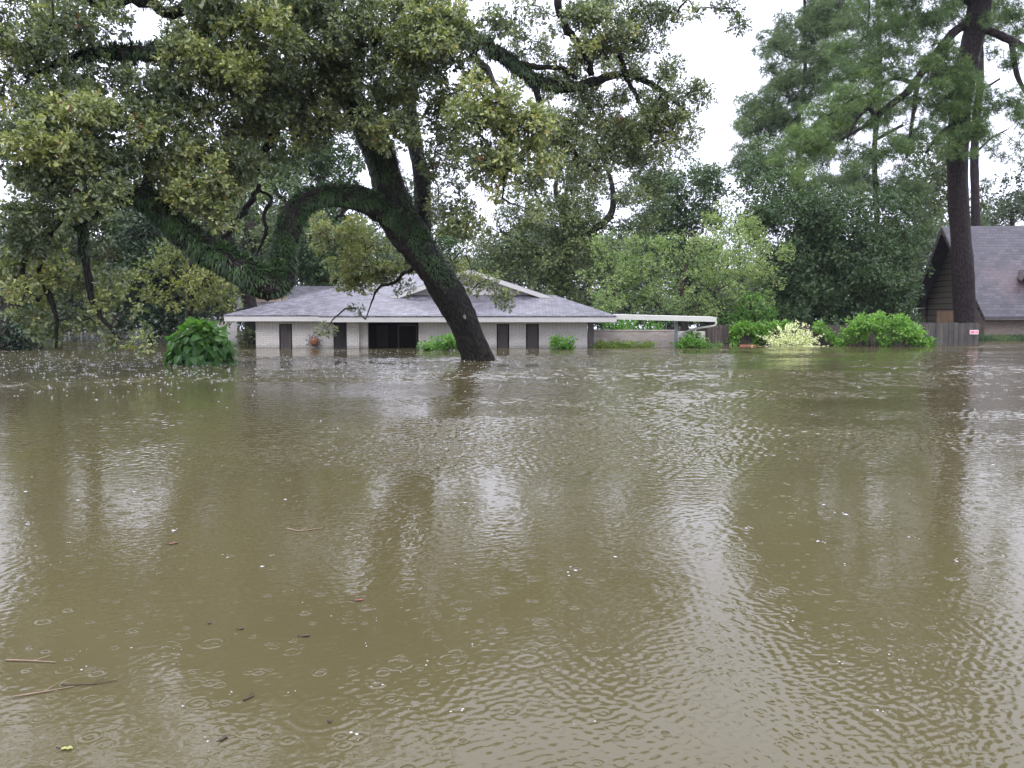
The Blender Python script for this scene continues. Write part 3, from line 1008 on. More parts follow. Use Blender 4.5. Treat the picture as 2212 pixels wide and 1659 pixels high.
    # leaf masses read off the place: (x, y, rx, ry, Y, rY, density, tone)
    E = [
        # far left dome
        (60, 300, 120, 110, 23.5, 1.6, 1.5), (80, 300, 70, 60, 22.2, 0.6, 1.5, .85), (170, 260, 70, 60, 22.8, 0.7, 1.3, .8), (110, 410, 110, 90, 23.2, 1.4, 1.3, .35), (190, 380, 90, 90, 23.4, 1.2, 1.2, .45),
        (40, 480, 70, 60, 23.4, 1.0, 1.0, .3), (250, 330, 90, 100, 24, 1.5, 1.1, .4), (10, 160, 90, 110, 25, 2, 1.1, .3), (110, 130, 110, 90, 25, 2, 1.1, .45), (200, 190, 110, 70, 25, 1.6, 1.1, .4),
        (60, 40, 120, 60, 26, 2, 1.0, .35), (170, 60, 80, 60, 26, 2, 1.0, .4), (255, 60, 40, 40, 26, 1, .8, .5), (225, 25, 60, 40, 26, 1, .9, .4),
        (310, 200, 80, 60, 25.5, 1.4, 1.0, .4), (300, 265, 90, 60, 25, 1.2, 1.0, .5), (250, 250, 50, 40, 23.6, .6, 1.2, .9),
        # centre left
        (380, 300, 90, 80, 26, 1.5, 1.0, .4), (440, 230, 100, 90, 26.5, 1.6, 1.2, .5), (400, 130, 70, 70, 26.5, 1.5, 1.1, .55), (390, 110, 50, 40, 25, .6, 1.2, .8), (470, 100, 110, 110, 26.5, 1.8, 1.4, .5),
        (570, 60, 100, 90, 26, 1.5, 1.4, .6), (590, 45, 50, 40, 24.6, .6, 1.3, .9), (520, 190, 100, 90, 26.5, 1.6, 1.2, .55), (505, 160, 60, 40, 25, .6, 1.1, .85), (540, 290, 90, 70, 27, 1.4, 1.0, .4), (420, 20, 110, 60, 26.5, 1.5, 1.1, .5),
        (420, 385, 95, 60, 25.6, 1.0, 1.6, .8), (370, 395, 55, 40, 24.8, .5, 1.4, .95), (450, 365, 60, 45, 25, .6, 1.4, .95), (500, 350, 60, 50, 26, .8, 1.1, .6), (455, 440, 60, 50, 25.4, .7, .8, .6), (530, 400, 40, 40, 26.6, .6, .6, .5),
        (640, 130, 100, 100, 27.5, 1.6, 1.2, .45), (640, 260, 80, 70, 28, 1.4, .8, .35), (560, 240, 70, 60, 27.2, 1, 1.0, .5), (690, 300, 60, 60, 28.4, 1.2, .45, .35), (610, 350, 70, 40, 28, 1, .45, .4),
        (700, 60, 110, 90, 27, 1.6, 1.4, .45), (740, 180, 80, 90, 27.6, 1.2, 1.2, .4), (780, 60, 90, 80, 27, 1.6, 1.3, .5), (800, 150, 80, 70, 27.4, 1.4, 1.2, .5), (690, 210, 70, 60, 27.6, 1, 1.0, .45),
        (815, 250, 75, 60, 27.4, 1.0, 1.0, .5), (795, 285, 40, 26, 27.2, .6, .8, .75), (865, 300, 44, 30, 27.3, .7, .9, .65),
        (880, 60, 100, 90, 27.5, 1.6, 1.2, .6), (900, 170, 90, 80, 28, 1.5, 1.0, .5), (930, 70, 80, 60, 26.5, 1, 1.2, .75), (860, 230, 60, 50, 28.5, 1.2, .8, .45), (960, 30, 70, 60, 27, 1.2, 1.0, .65),
        (1000, 130, 70, 60, 28, 1.2, .8, .7), (1035, 70, 60, 50, 28.5, 1, .7, .55), (950, 250, 50, 50, 29, 1, .8, .4), (930, 320, 40, 40, 29.6, .8, .5, .45), (985, 300, 45, 45, 28, .8, .9, .6), (955, 360, 40, 45, 29, .8, .8, .5), (1010, 475, 40, 40, 28, .6, .9, .6), (980, 235, 50, 40, 28.6, .8, .9, .5), (940, 440, 24, 40, 29.6, .6, .8, .55), (985, 290, 40, 40, 28, .8, .7, .6), (950, 400, 26, 40, 29.8, .6, .7, .5), (1010, 440, 30, 36, 28, .6, .5, .55),
        # bright hanging mass in front
        (1030, 240, 60, 60, 25.6, .8, 1.2, .75), (1085, 235, 70, 50, 25.2, .8, 1.7, .95), (1130, 250, 50, 50, 25.4, .8, 1.3, .9), (1060, 310, 60, 60, 25.6, .9, 1.2, .55), (1120, 330, 60, 60, 25.6, .9, 1.2, .75),
        (1165, 340, 45, 40, 25.8, .6, 1.0, .85), (1190, 390, 50, 30, 25.8, .6, .9, .8), (1110, 400, 40, 50, 25.6, .6, .7, .7), (1030, 200, 40, 30, 26, .5, 1.0, .95), (1150, 440, 40, 30, 26, .5, .5, .6), (1040, 385, 28, 50, 26, .5, .5, .5),
        (980, 350, 30, 40, 28, .6, .6, .45), (975, 420, 34, 40, 28.4, .6, .8, .6), (965, 470, 34, 36, 28.5, .6, .8, .7), (1000, 500, 30, 30, 29, .6, .7, .7),
        # right canopy against the sky
        (1130, 60, 60, 60, 30, 1.4, .55, .4), (1190, 110, 70, 50, 30.4, 1.4, .5, .4), (1250, 60, 90, 60, 30.5, 1.8, 1.12, .45), (1330, 40, 90, 60, 30.8, 1.8, 1.12, .4), (1280, 140, 80, 60, 30.8, 1.5, 0.98, .45),
        (1360, 110, 70, 60, 31, 1.5, 1.12, .5), (1390, 60, 60, 50, 31, 1.4, 0.98, .4), (1430, 30, 60, 40, 31, 1.2, 0.84, .35), (1430, 180, 70, 50, 31, 1.4, 0.98, .45), (1480, 230, 45, 50, 31, 1.2, 0.98, .5), (1500, 300, 26, 45, 31, .8, .6, .5),
        (1380, 240, 80, 60, 31, 1.5, 1.12, .5), (1440, 270, 60, 40, 31, 1.2, 0.98, .45), (1300, 230, 80, 60, 31, 1.6, 1.12, .45), (1220, 230, 60, 60, 30.6, 1.4, 1.12, .4), (1220, 310, 70, 60, 30.8, 1.4, 1.12, .5), (1310, 300, 80, 60, 31.2, 1.5, 1.12, .5),
        (1390, 320, 60, 40, 31.2, 1.2, 0.84, .45), (1260, 380, 70, 50, 31, 1.2, 1.12, .55), (1180, 180, 50, 40, 30.4, 1, .6, .35), (1505, 195, 26, 40, 31, .8, .6, .5), (1520, 20, 50, 24, 29, .8, .6, .3), (1590, 30, 30, 24, 29, .5, .8, .25), (1560, 5, 50, 18, 29, .8, .7, .3),
        # low sprays by the trunk and over the roof
        (760, 540, 85, 55, 33, 1.0, 1.2, .9), (700, 520, 50, 45, 33, .8, 1.0, .85), (800, 590, 80, 40, 33, 1, 1.0, .85), (850, 560, 50, 45, 32.6, .8, .8, .7), (760, 610, 55, 26, 33, .8, .9, .8), (770, 650, 30, 30, 33, .5, .5, .6), (716, 708, 15, 20, 33, .3, .9, .7), (880, 610, 40, 24, 33, .6, .5, .6),
        (1000, 560, 40, 40, 31.5, .8, .7, .7), (1045, 610, 45, 30, 31, .6, .8, .75), (1075, 640, 40, 26, 31, .6, .8, .8), (1090, 668, 26, 20, 31, .4, .7, .75), (1030, 590, 30, 26, 31, .5, .7, .8),
        # left drooping sprays over the water
        (60, 600, 70, 50, 24.4, 1, .9, .8), (130, 590, 60, 50, 24.4, 1, 1.0, .85), (200, 620, 60, 50, 24.6, 1, .9, .75), (110, 690, 50, 34, 24.2, .7, .9, .55), (60, 660, 50, 36, 24.2, .7, .7, .7), (250, 680, 55, 40, 24.6, .8, .8, .7), (300, 690, 45, 30, 24.6, .7, .8, .6),
        (290, 735, 36, 16, 24.2, .4, .7, .85), (245, 740, 16, 18, 24, .3, .7, .6), (180, 680, 40, 34, 24.4, .6, .6, .6), (20, 560, 50, 40, 24.4, .8, .8, .6),
    ]
    over = [  # canopy overhead, above the frame
        (100, -120, 200, 110, 24, 3, .9, .4), (400, -120, 220, 110, 25, 3, .9, .45), (720, -110, 200, 100, 26, 3, .8, .45),
        (150, -320, 260, 140, 21, 3, .8, .4), (480, -300, 230, 120, 22, 3, .6, .4), (-150, 100, 120, 220, 24, 3, .8, .4), (-150, 420, 110, 160, 24, 2, .6, .4)]
    lv = Leaves()
    C, Rr, To = masses(E, rng, 0.26, 0.62, 1.95)
    To = np.clip(To + rng.normal(0, .2, len(To)), 0, 1)
    nr = C[:, 1] < 29.4
    fill(lv, C[nr], Rr[nr], 150, 6, 0.142, rng, To[nr], droop=0.25, spread=0.7)
    fill(lv, C[~nr], Rr[~nr], 190, 6, 0.112, rng, To[~nr], droop=0.2, spread=0.8)
    C2, R2, T2 = masses(over, rng, 0.5, 0.9, 0.85)
    fill(lv, C2, R2, 26, 6, 0.30, rng, T2, droop=0.25, spread=0.7)
    lv.build('crown', OAK_V, OAK_F, M['oak_leaf'], t)
    # a few turned leaves
    red = Leaves()
    sel = rng.choice(len(C), 34, replace=False)
    fill(red, C[sel] + np.array((0, -0.35, 0)), Rr[sel] * 0.25, 40, 2, 0.2, rng)
    ro = red.build('turned_leaves', OAK_V, OAK_F, M['oak_red'], t)
    ro['label'] = 'scattered rusty red leaves'
    tw = Wood()
    twigs(tw, nodes, np.vstack([C, C2]), rng, 0.05, 0.008, 4, 0.08, 5.0)
    # hanging bare stems
    for (x, y0, y1, Y) in ((1047, 330, 560, 26), (556, 250, 330, 26), (680, 300, 420, 27), (478, 200, 320, 25.5), (742, 200, 300, 27), (300, 380, 470, 24), (612, 300, 420, 27.5)):
        q = [P(x + rng.normal(0, 4), y0 + (y1 - y0) * k / 5, Y) for k in range(6)]
        tw.add(q, [0.012, 0.012, 0.01, 0.01, 0.008, 0.005], 4)
    tw.build('branches', M['twig'], t)


build_oak()


# ------------------------------------------------------------------ other trees
def tree(name, label, cat, trunk, limbs, ells, mat, leaf, seed, bark='bark_tree', rmin=.6, rmax=1.2, dens=2.1, sprays=40, per=5, tv=LEAF_V, tf=LEAF_F, droop=.15, flat=.75, shell=.45, group=None, tonejit=.2, twig_r=.05, spread=.6, part='crown'):
    rng = np.random.default_rng(seed)
    b = P(trunk[0][0], trunk[0][1], trunk[0][2])
    t = thing(name, label, cat, (b[0], b[1], 0), group)
    wood = Wood()
    nodes = []
    for k, rows in enumerate([trunk] + limbs):
        pts, rad = path_px(rows, 6)
        wood.add(pts, rad, 14 if k == 0 else 8, 0.06, rng)
        nodes += list(pts[len(pts) // 3 if k == 0 else 0::2])
    leaf *= .82
    C, Rr, To = masses(ells, rng, rmin, rmax, dens)
    To = np.clip(To + rng.normal(0, tonejit, len(To)), 0, 1)
    twigs(wood, nodes, C, rng, twig_r, twig_r * .25, 4, 0.05, 14)
    wood.build('trunk', M[bark], t)
    lv = Leaves()
    fill(lv, C, Rr, sprays, per, leaf, rng, To, droop=droop, flat=flat, shell=shell, spread=spread)
    lv.build(part, tv, tf, M[mat], t)
    return t


def up(x, y0, y1, Y, r0, r1, lean=0, n=5):
    return [(x + lean * k / (n - 1) + (6 * math.sin(k * 2.1 + x) if k else 0), y0 + (y1 - y0) * k / (n - 1), Y, r0 + (r1 - r0) * k / (n - 1)) for k in range(n)]


# left side, behind the oak
tree('dark_tree', 'dark leafy tree at the far left water edge, leaves down to the water', 'tree', up(22, 775, 560, 41, 26, 14), [],
     [(0, 660, 85, 90, 41, 2, 1.6, .3), (-20, 560, 90, 80, 41, 2, 1.2, .4), (60, 690, 45, 50, 41, 1.2, 1.4, .2), (30, 735, 60, 26, 40.6, 1.2, 1.2, .25)], 'dark_green', .26, 21, dens=2.0, sprays=44)
tree('brown_trunk_tree', 'tree with brown trunk half under water behind drooping oak sprays at left', 'tree', up(232, 750, 520, 57, 16, 10, 10), [[(236, 620, 57, 8), (300, 560, 57, 6), (360, 500, 58, 4)]],
     [(200, 560, 190, 90, 58, 3.5, 1.3, .5), (120, 500, 160, 90, 58, 3, 1.0, .4), (330, 500, 160, 100, 58, 3, 1.0, .45), (210, 440, 220, 100, 60, 3, .9, .4), (190, 650, 120, 40, 57, 2.5, .8, .6), (110, 690, 80, 22, 60, 2, 2.2, .1), (180, 700, 60, 14, 60, 2, 2.0, .1), (280, 690, 60, 20, 60, 2, 1.8, .15)], 'live_oak', .30, 22, bark='bark_brown')
tree('magnolia_tree', 'dark glossy evergreen tree between the trunks left of the broad leaved bush', 'tree', up(330, 745, 560, 55, 9, 5), [],
     [(330, 620, 100, 90, 55, 2.5, 1.7, .4), (380, 560, 90, 90, 55, 2.5, 1.5, .5), (280, 640, 70, 60, 55, 2, 1.4, .35), (350, 690, 90, 34, 54, 2, 1.3, .3), (420, 660, 60, 50, 54, 2, 1.3, .3), (340, 500, 100, 70, 56, 2.5, 1.2, .4), (150, 620, 110, 50, 64, 3, 1.5, .2), (60, 580, 110, 60, 64, 3, 1.5, .25), (240, 590, 90, 60, 63, 3, 1.5, .25), (160, 675, 90, 16, 64, 2, 1.6, .2), (110, 692, 90, 14, 66, 3, 2.0, .15), (230, 682, 80, 20, 62, 2.5, 1.8, .15), (480, 660, 60, 40, 58, 2, 1.4, .2)], 'dark_green', .34, 23, sprays=34)
tree('house_side_tree', 'dark trunked tree growing at the left corner of the low house', 'tree', up(540, 765, 480, 51, 17, 12, -4), [[(536, 560, 51, 8), (480, 500, 50, 6), (430, 470, 50, 4)], [(538, 540, 51, 8), (610, 480, 52, 6), (680, 460, 53, 4)]],
     [(470, 520, 120, 80, 51, 3, 1.2, .5), (340, 470, 120, 80, 56, 3, 1.0, .35), (470, 420, 120, 60, 54, 3, 1.0, .4), (560, 450, 140, 90, 52, 3, 1.0, .4), (430, 590, 80, 50, 50, 2, .9, .75), (500, 640, 40, 40, 49.5, 1.4, .8, .5), (520, 700, 26, 34, 49.5, 1, 1.2, .2)], 'live_oak', .28, 24)
tree('yellow_oak_tree', 'yellowish green oak with low leafy sprays above the broad leaved bush', 'tree', up(400, 742, 560, 47, 7, 5, 14), [[(410, 640, 47, 5), (450, 600, 46, 4), (490, 590, 46, 3)]],
     [(400, 650, 75, 45, 47, 1.6, 1.1, .7), (450, 610, 70, 45, 46, 1.6, 1.1, .75), (340, 610, 70, 45, 47, 1.6, .7, .6), (480, 660, 40, 40, 46, 1.2, .9, .6), (390, 560, 70, 45, 47, 1.6, .7, .6)], 'yellow_oak', .24, 25, rmin=.45, rmax=.9)
# behind the low house
tree('shade_tree', 'dark spreading tree behind the left end of the low house roof', 'tree', up(690, 720, 380, 66, 14, 8), [[(690, 520, 66, 8), (600, 420, 66, 5), (540, 380, 66, 3)], [(690, 500, 66, 8), (770, 430, 66, 5)]],
     [(690, 540, 120, 80, 66, 4, 1.5, .25), (600, 560, 70, 60, 65, 3, 1.4, .25), (760, 590, 110, 40, 65, 3, 1.4, .3), (640, 440, 150, 70, 67, 4, .9, .4), (520, 420, 110, 80, 67, 4, .8, .45), (740, 470, 90, 60, 67, 3, .9, .4), (600, 340, 160, 60, 68, 4, .6, .4), (660, 260, 160, 80, 68, 4, .9, .4), (640, 360, 130, 60, 67, 3, 1.0, .45), (720, 330, 80, 60, 67, 3, .9, .5), (880, 450, 70, 60, 68, 3, .9, .5), (960, 520, 50, 60, 68, 3, 1.1, .5), (560, 330, 80, 60, 68, 3, .8, .4)], 'deep_green', .34, 26)
tree('back_oak_tree', 'grey green live oak rising behind the gable of the low house', 'tree', up(1215, 720, 420, 62, 15, 10, 10), [[(1215, 560, 62, 9), (1262, 510, 62, 9), (1318, 465, 62, 8), (1322, 400, 62, 5), (1300, 340, 62, 3)], [(1212, 600, 62, 8), (1130, 520, 62, 6), (1080, 500, 62, 3)], [(1218, 470, 62, 8), (1200, 400, 62, 5), (1230, 330, 62, 3)]],
     [(1110, 540, 90, 70, 62, 3, 1.4, .5), (1060, 610, 70, 40, 61, 2.5, 1.3, .35), (1200, 580, 110, 60, 62, 3, 1.4, .45), (1150, 620, 110, 36, 61, 2.5, 1.4, .3), (1250, 620, 70, 40, 61, 2.5, 1.3, .5), (1180, 490, 110, 70, 62, 3, 1.2, .6), (1290, 430, 90, 70, 62, 3, 1.1, .5),
      (1340, 360, 90, 60, 62, 3, .9, .5), (1280, 530, 100, 60, 62, 3, 1.2, .45), (1370, 440, 70, 70, 62, 3, .9, .45), (1180, 650, 90, 24, 60, 2, 1.4, .55), (1050, 540, 50, 30, 62, 2, .9, .6), (1260, 340, 80, 40, 62, 3, 1.1, .45), (1330, 290, 90, 50, 63, 3, .9, .5), (1400, 370, 60, 60, 63, 3, 1.0, .5), (1190, 300, 70, 50, 63, 3, .9, .5), (1430, 300, 36, 40, 63, 3, .7, .5), (1170, 400, 70, 60, 63, 3, 1.0, .5), (1230, 470, 100, 60, 62, 3, 1.1, .5), (970, 580, 70, 50, 62, 2.5, 1.0, .4)], 'live_oak', .26, 27, dens=2.3, sprays=44)
tree('round_tree', 'mid green tree with sky above it between the oak and the tall pines', 'tree', up(1480, 720, 480, 76, 9, 5), [],
     [(1500, 400, 70, 45, 76, 3, 1.5, .6), (1545, 380, 34, 30, 76, 2, 1.3, .6), (1450, 450, 60, 60, 76, 3, 1.4, .45), (1510, 470, 70, 50, 76, 3, 1.4, .45), (1410, 500, 60, 50, 75, 3, 1.3, .4), (1480, 540, 90, 40, 75, 3, 1.4, .3), (1440, 390, 40, 40, 77, 2, .8, .5), (1400, 430, 40, 50, 77, 2, .8, .5)], 'deep_green', .34, 28)
# behind the wall and the fence
tree('redbud_tree', 'light green round headed tree behind the pink brick wall', 'tree', up(1470, 740, 600, 51, 6, 4), [[(1470, 700, 51, 4), (1400, 640, 51, 3), (1340, 600, 51, 2)], [(1472, 690, 51, 4), (1560, 620, 51, 3), (1640, 580, 51, 2)], [(1470, 660, 51, 4), (1480, 580, 51, 3), (1500, 510, 51, 2)]],
     [(1460, 600, 130, 60, 51, 2.5, 1.4, .55), (1350, 600, 70, 50, 51, 2, 1.3, .6), (1300, 530, 50, 30, 51, 1.4, .9, .75), (1390, 550, 80, 40, 51, 2, 1.1, .6), (1560, 580, 90, 50, 51, 2, 1.3, .7), (1640, 560, 70, 40, 51, 2, 1.0, .8), (1700, 550, 36, 22, 51, 1, .7, .85), (1500, 530, 80, 40, 51, 2, 1.1, .65),
      (1570, 510, 40, 40, 51, 1.4, .8, .8), (1440, 660, 150, 30, 50, 2, 1.3, .45), (1580, 650, 80, 34, 50, 2, 1.2, .55), (1320, 640, 60, 40, 50, 2, 1.2, .6), (1280, 600, 30, 24, 51, 1, .8, .8), (1640, 620, 50, 40, 50.5, 1.5, .9, .6)], 'redbud', .17, 29, bark='bark_brown', rmin=.35, rmax=.75, dens=2.0, sprays=66, tv=LEAF_V, droop=.3)
tree('cypress_tree', 'yellow green feathery tree top rising behind the round headed tree', 'tree', up(1600, 720, 520, 57, 6, 3), [],
     [(1600, 520, 50, 50, 57, 1.6, 1.5, .8), (1560, 470, 30, 30, 57, 1, 1.3, .9), (1620, 490, 34, 34, 57, 1.2, 1.2, .9), (1590, 570, 60, 40, 57, 1.6, 1.3, .7)], 'redbud', .2, 30, rmin=.35, rmax=.7, sprays=44)
tree('evergreen_shrub_tree', 'dense emerald green small tree leaning over the brown fence', 'tree', up(1625, 735, 640, 50, 5, 3), [],
     [(1625, 665, 42, 34, 50, 1.2, 2.2, .5), (1600, 690, 50, 18, 49.6, 1, 2.0, .35), (1655, 685, 30, 20, 49.6, 1, 1.8, .3), (1620, 640, 28, 20, 50, 1, 1.5, .7)], 'bright', .15, 31, rmin=.25, rmax=.5, sprays=70)
tree('big_dark_tree', 'huge dark blue green broadleaf tree behind the fence under the pines', 'tree', up(1800, 740, 500, 62, 13, 7), [],
     [(1790, 560, 170, 80, 61, 4, 1.7, .35), (1760, 640, 150, 60, 60, 3.5, 1.7, .3), (1880, 620, 120, 70, 60, 3.5, 1.6, .4), (1720, 480, 130, 80, 62, 4, 1.5, .45), (1840, 480, 150, 80, 62, 4, 1.4, .3), (1680, 420, 90, 60, 63, 3, 1.3, .6), (1800, 690, 200, 30, 59, 3, 1.6, .25), (1930, 560, 70, 80, 61, 3, 1.2, .45), (1940, 670, 40, 40, 59, 2, 1.4, .3), (1650, 500, 60, 60, 62, 3, 1.2, .5), (1700, 600, 70, 50, 60, 3, 1.3, .4), (1640, 360, 50, 50, 64, 2.5, 1.0, .6)],
     'deep_green', .30, 32, dens=2.3, sprays=42)
tree('leafy_gable_tree', 'mid green tree beside the dark gable of the steep roofed house', 'tree', up(1960, 735, 540, 72, 8, 5), [],
     [(1950, 520, 60, 60, 72, 3, 1.4, .6), (1975, 450, 60, 50, 73, 3, 1.0, .5), (1930, 600, 50, 60, 72, 3, 1.3, .5), (2000, 400, 60, 40, 73, 3, 1.0, .45), (2030, 450, 40, 30, 73, 3, 1.1, .5), (2040, 380, 40, 40, 74, 3, .9, .5), (1990, 340, 60, 40, 74, 3, .8, .45), (2120, 440, 30, 24, 74, 2, .8, .5)], 'live_oak', .34, 33)
tree('edge_tree', 'pale hazy tree behind the ridge of the steep roofed house', 'tree', up(2190, 720, 450, 84, 8, 4), [],
     [(2190, 440, 60, 40, 84, 3, 1.4, .6), (2150, 470, 60, 24, 84, 3, 1.2, .7), (2215, 380, 50, 50, 84, 3, 1.3, .5), (2120, 475, 30, 16, 84, 2, 1.0, .7)], 'far_wood', .4, 34, rmin=.8, rmax=1.5, sprays=16)

# pines
PK = dict(tv=NEED_V, tf=NEED_F, per=1, bark='bark_pine', droop=0.0, spread=.4, flat=.6)
tree('pine_tree', 'tall pine with thick purple brown trunk behind the grey fence', 'tree',
     [(2087, 770, 51, 23), (2086, 700, 51, 22), (2079, 580, 50.6, 21), (2072, 460, 50.2, 20.5), (2068, 340, 49.7, 20), (2075, 230, 49.2, 20.5), (2092, 130, 48.7, 22), (2112, 30, 48.2, 23), (2125, -100, 47.6, 19), (2135, -260, 47, 13), (2140, -420, 46.5, 6)],
     [[(2097, 47, 48.4, 9), (2060, 70, 48, 9), (2032, 103, 47.8, 8.5), (1996, 150, 47.5, 8), (1961, 197, 47.2, 8), (1925, 225, 47, 7.5), (1891, 253, 46.8, 6), (1868, 272, 46.6, 4), (1820, 300, 46.4, 3)],
      [(1975, 180, 47.4, 5), (1930, 170, 47, 4), (1880, 200, 46.6, 3.5), (1840, 215, 46.4, 2.5), (1790, 250, 46.2, 2)],
      [(1985, 165, 47.4, 5), (1975, 230, 47, 4), (1965, 300, 46.8, 3), (1958, 340, 46.6, 2)],
      [(1891, 253, 46.8, 5), (1875, 235, 46.6, 4), (1850, 260, 46.4, 3), (1830, 300, 46.2, 2)],
      [(2115, 60, 48.2, 9), (2140, 68, 48, 8), (2172, 82, 47.6, 8), (2212, 102, 47, 7), (2260, 130, 46.6, 5)],
      [(2185, 88, 47.4, 6), (2190, 130, 47.2, 6), (2200, 170, 47, 5), (2215, 200, 46.8, 4)],
      [(2070, 260, 49.3, 5), (2030, 290, 48.8, 4), (2000, 330, 48.5, 3)],
      [(2110, 20, 48.2, 8), (2060, -20, 47.6, 7), (1980, -30, 47, 6), (1900, -20, 46.6, 4)],
      [(2120, -60, 47.8, 7), (2190, -70, 47.2, 5), (2260, -60, 46.6, 4)]],
     [(1740, 330, 60, 36, 46, 1.5, .9, .75), (1760, 290, 60, 40, 46, 1.5, .9, .8), (1800, 240, 70, 45, 46.2, 1.6, .9, .75), (1830, 190, 60, 40, 46.4, 1.6, .8, .6), (1880, 180, 60, 50, 46.6, 1.6, .8, .45), (1860, 120, 70, 50, 47, 1.8, .8, .4), (1920, 130, 60, 50, 47, 1.6, .8, .45), (1980, 110, 60, 50, 47.4, 1.6, .8, .5),
      (1940, 210, 60, 50, 47, 1.5, .7, .4), (2000, 180, 60, 60, 47.4, 1.5, .8, .5), (2050, 130, 50, 50, 48, 1.4, .8, .5), (2092, 250, 55, 60, 47.8, .8, 1.5, .65), (2090, 180, 60, 45, 47.6, .8, 1.2, .5), (2040, 210, 50, 40, 47.8, 1.2, .9, .55), (2078, 320, 36, 30, 48.2, .6, 1.0, .75), (2030, 270, 50, 40, 48, 1.2, .6, .5),
      (1970, 280, 50, 50, 47, 1.2, .5, .4), (1850, 330, 60, 40, 46.4, 1.2, .45, .3), (1900, 300, 50, 40, 46.8, 1.2, .45, .3), (1950, 350, 60, 40, 47, 1.2, .4, .25), (1990, 380, 30, 40, 47, .8, .4, .3), (1720, 370, 30, 20, 46, .8, .7, .7),
      (2180, 40, 50, 30, 47.4, 1.4, .8, .4), (2190, 120, 40, 30, 47, 1.2, .6, .4), (2200, 230, 36, 40, 46.8, 1, .9, .35), (2150, 30, 40, 30, 47.6, 1.2, .7, .4), (2050, 30, 60, 40, 47.6, 1.6, .9, .45), (1980, 20, 80, 50, 47, 1.8, .9, .5), (1910, 40, 80, 50, 46.8, 2, .8, .5), (1950, -60, 160, 60, 47, 3, .7, .45), (2150, -100, 130, 100, 47, 3, .7, .45), (2140, -260, 120, 100, 46.6, 3, .7, .45)],
     'pine', .40, 41, rmin=.35, rmax=.8, dens=2.3, sprays=120, twig_r=.035, **PK)
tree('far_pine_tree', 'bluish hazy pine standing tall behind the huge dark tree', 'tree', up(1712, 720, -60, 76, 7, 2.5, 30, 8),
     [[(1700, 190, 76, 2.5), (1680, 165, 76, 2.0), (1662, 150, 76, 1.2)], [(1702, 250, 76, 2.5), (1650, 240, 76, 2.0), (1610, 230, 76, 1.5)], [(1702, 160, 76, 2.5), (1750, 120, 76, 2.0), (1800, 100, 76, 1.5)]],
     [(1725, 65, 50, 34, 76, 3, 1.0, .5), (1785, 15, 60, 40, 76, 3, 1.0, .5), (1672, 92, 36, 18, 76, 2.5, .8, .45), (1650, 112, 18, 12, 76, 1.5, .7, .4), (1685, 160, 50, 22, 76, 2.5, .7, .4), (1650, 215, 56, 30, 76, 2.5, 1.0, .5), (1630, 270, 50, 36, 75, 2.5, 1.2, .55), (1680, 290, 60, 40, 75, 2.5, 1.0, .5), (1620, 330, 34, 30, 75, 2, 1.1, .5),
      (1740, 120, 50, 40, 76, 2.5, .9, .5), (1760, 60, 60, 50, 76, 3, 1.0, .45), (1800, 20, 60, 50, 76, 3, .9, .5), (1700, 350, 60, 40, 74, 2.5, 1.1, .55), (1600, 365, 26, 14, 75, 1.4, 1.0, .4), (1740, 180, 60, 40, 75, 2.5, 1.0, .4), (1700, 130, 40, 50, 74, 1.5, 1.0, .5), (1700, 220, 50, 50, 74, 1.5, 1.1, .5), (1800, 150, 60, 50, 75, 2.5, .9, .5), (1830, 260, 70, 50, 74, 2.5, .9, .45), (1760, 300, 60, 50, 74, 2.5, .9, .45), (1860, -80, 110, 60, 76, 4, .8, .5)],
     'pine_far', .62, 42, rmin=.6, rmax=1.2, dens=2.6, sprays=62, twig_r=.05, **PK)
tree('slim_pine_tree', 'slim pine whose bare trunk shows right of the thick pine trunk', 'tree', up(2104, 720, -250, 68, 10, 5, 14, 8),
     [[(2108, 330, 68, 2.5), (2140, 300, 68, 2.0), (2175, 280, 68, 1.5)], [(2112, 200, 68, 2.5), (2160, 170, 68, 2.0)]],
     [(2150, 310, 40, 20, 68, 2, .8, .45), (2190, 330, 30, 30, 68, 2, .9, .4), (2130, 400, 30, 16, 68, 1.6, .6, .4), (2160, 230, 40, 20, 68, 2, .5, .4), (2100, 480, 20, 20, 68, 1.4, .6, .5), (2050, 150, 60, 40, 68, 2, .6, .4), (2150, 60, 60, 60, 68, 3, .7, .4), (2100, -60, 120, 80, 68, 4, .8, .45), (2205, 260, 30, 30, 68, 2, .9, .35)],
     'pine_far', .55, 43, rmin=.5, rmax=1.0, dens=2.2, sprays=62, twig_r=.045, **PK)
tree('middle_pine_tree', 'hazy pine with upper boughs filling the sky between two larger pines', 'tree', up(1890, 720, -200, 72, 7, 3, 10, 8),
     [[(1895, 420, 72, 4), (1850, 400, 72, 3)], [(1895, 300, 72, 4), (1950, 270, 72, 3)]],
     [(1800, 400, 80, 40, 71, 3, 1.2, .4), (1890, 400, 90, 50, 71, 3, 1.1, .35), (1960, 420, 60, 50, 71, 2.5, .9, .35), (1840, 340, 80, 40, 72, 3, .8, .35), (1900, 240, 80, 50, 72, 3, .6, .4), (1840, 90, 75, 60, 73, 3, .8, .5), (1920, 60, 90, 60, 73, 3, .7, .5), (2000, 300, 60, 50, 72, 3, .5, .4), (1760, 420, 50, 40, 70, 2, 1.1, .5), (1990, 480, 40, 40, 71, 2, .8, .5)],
     'pine_far', .55, 44, rmin=.6, rmax=1.1, dens=2.4, sprays=60, twig_r=.045, **PK)


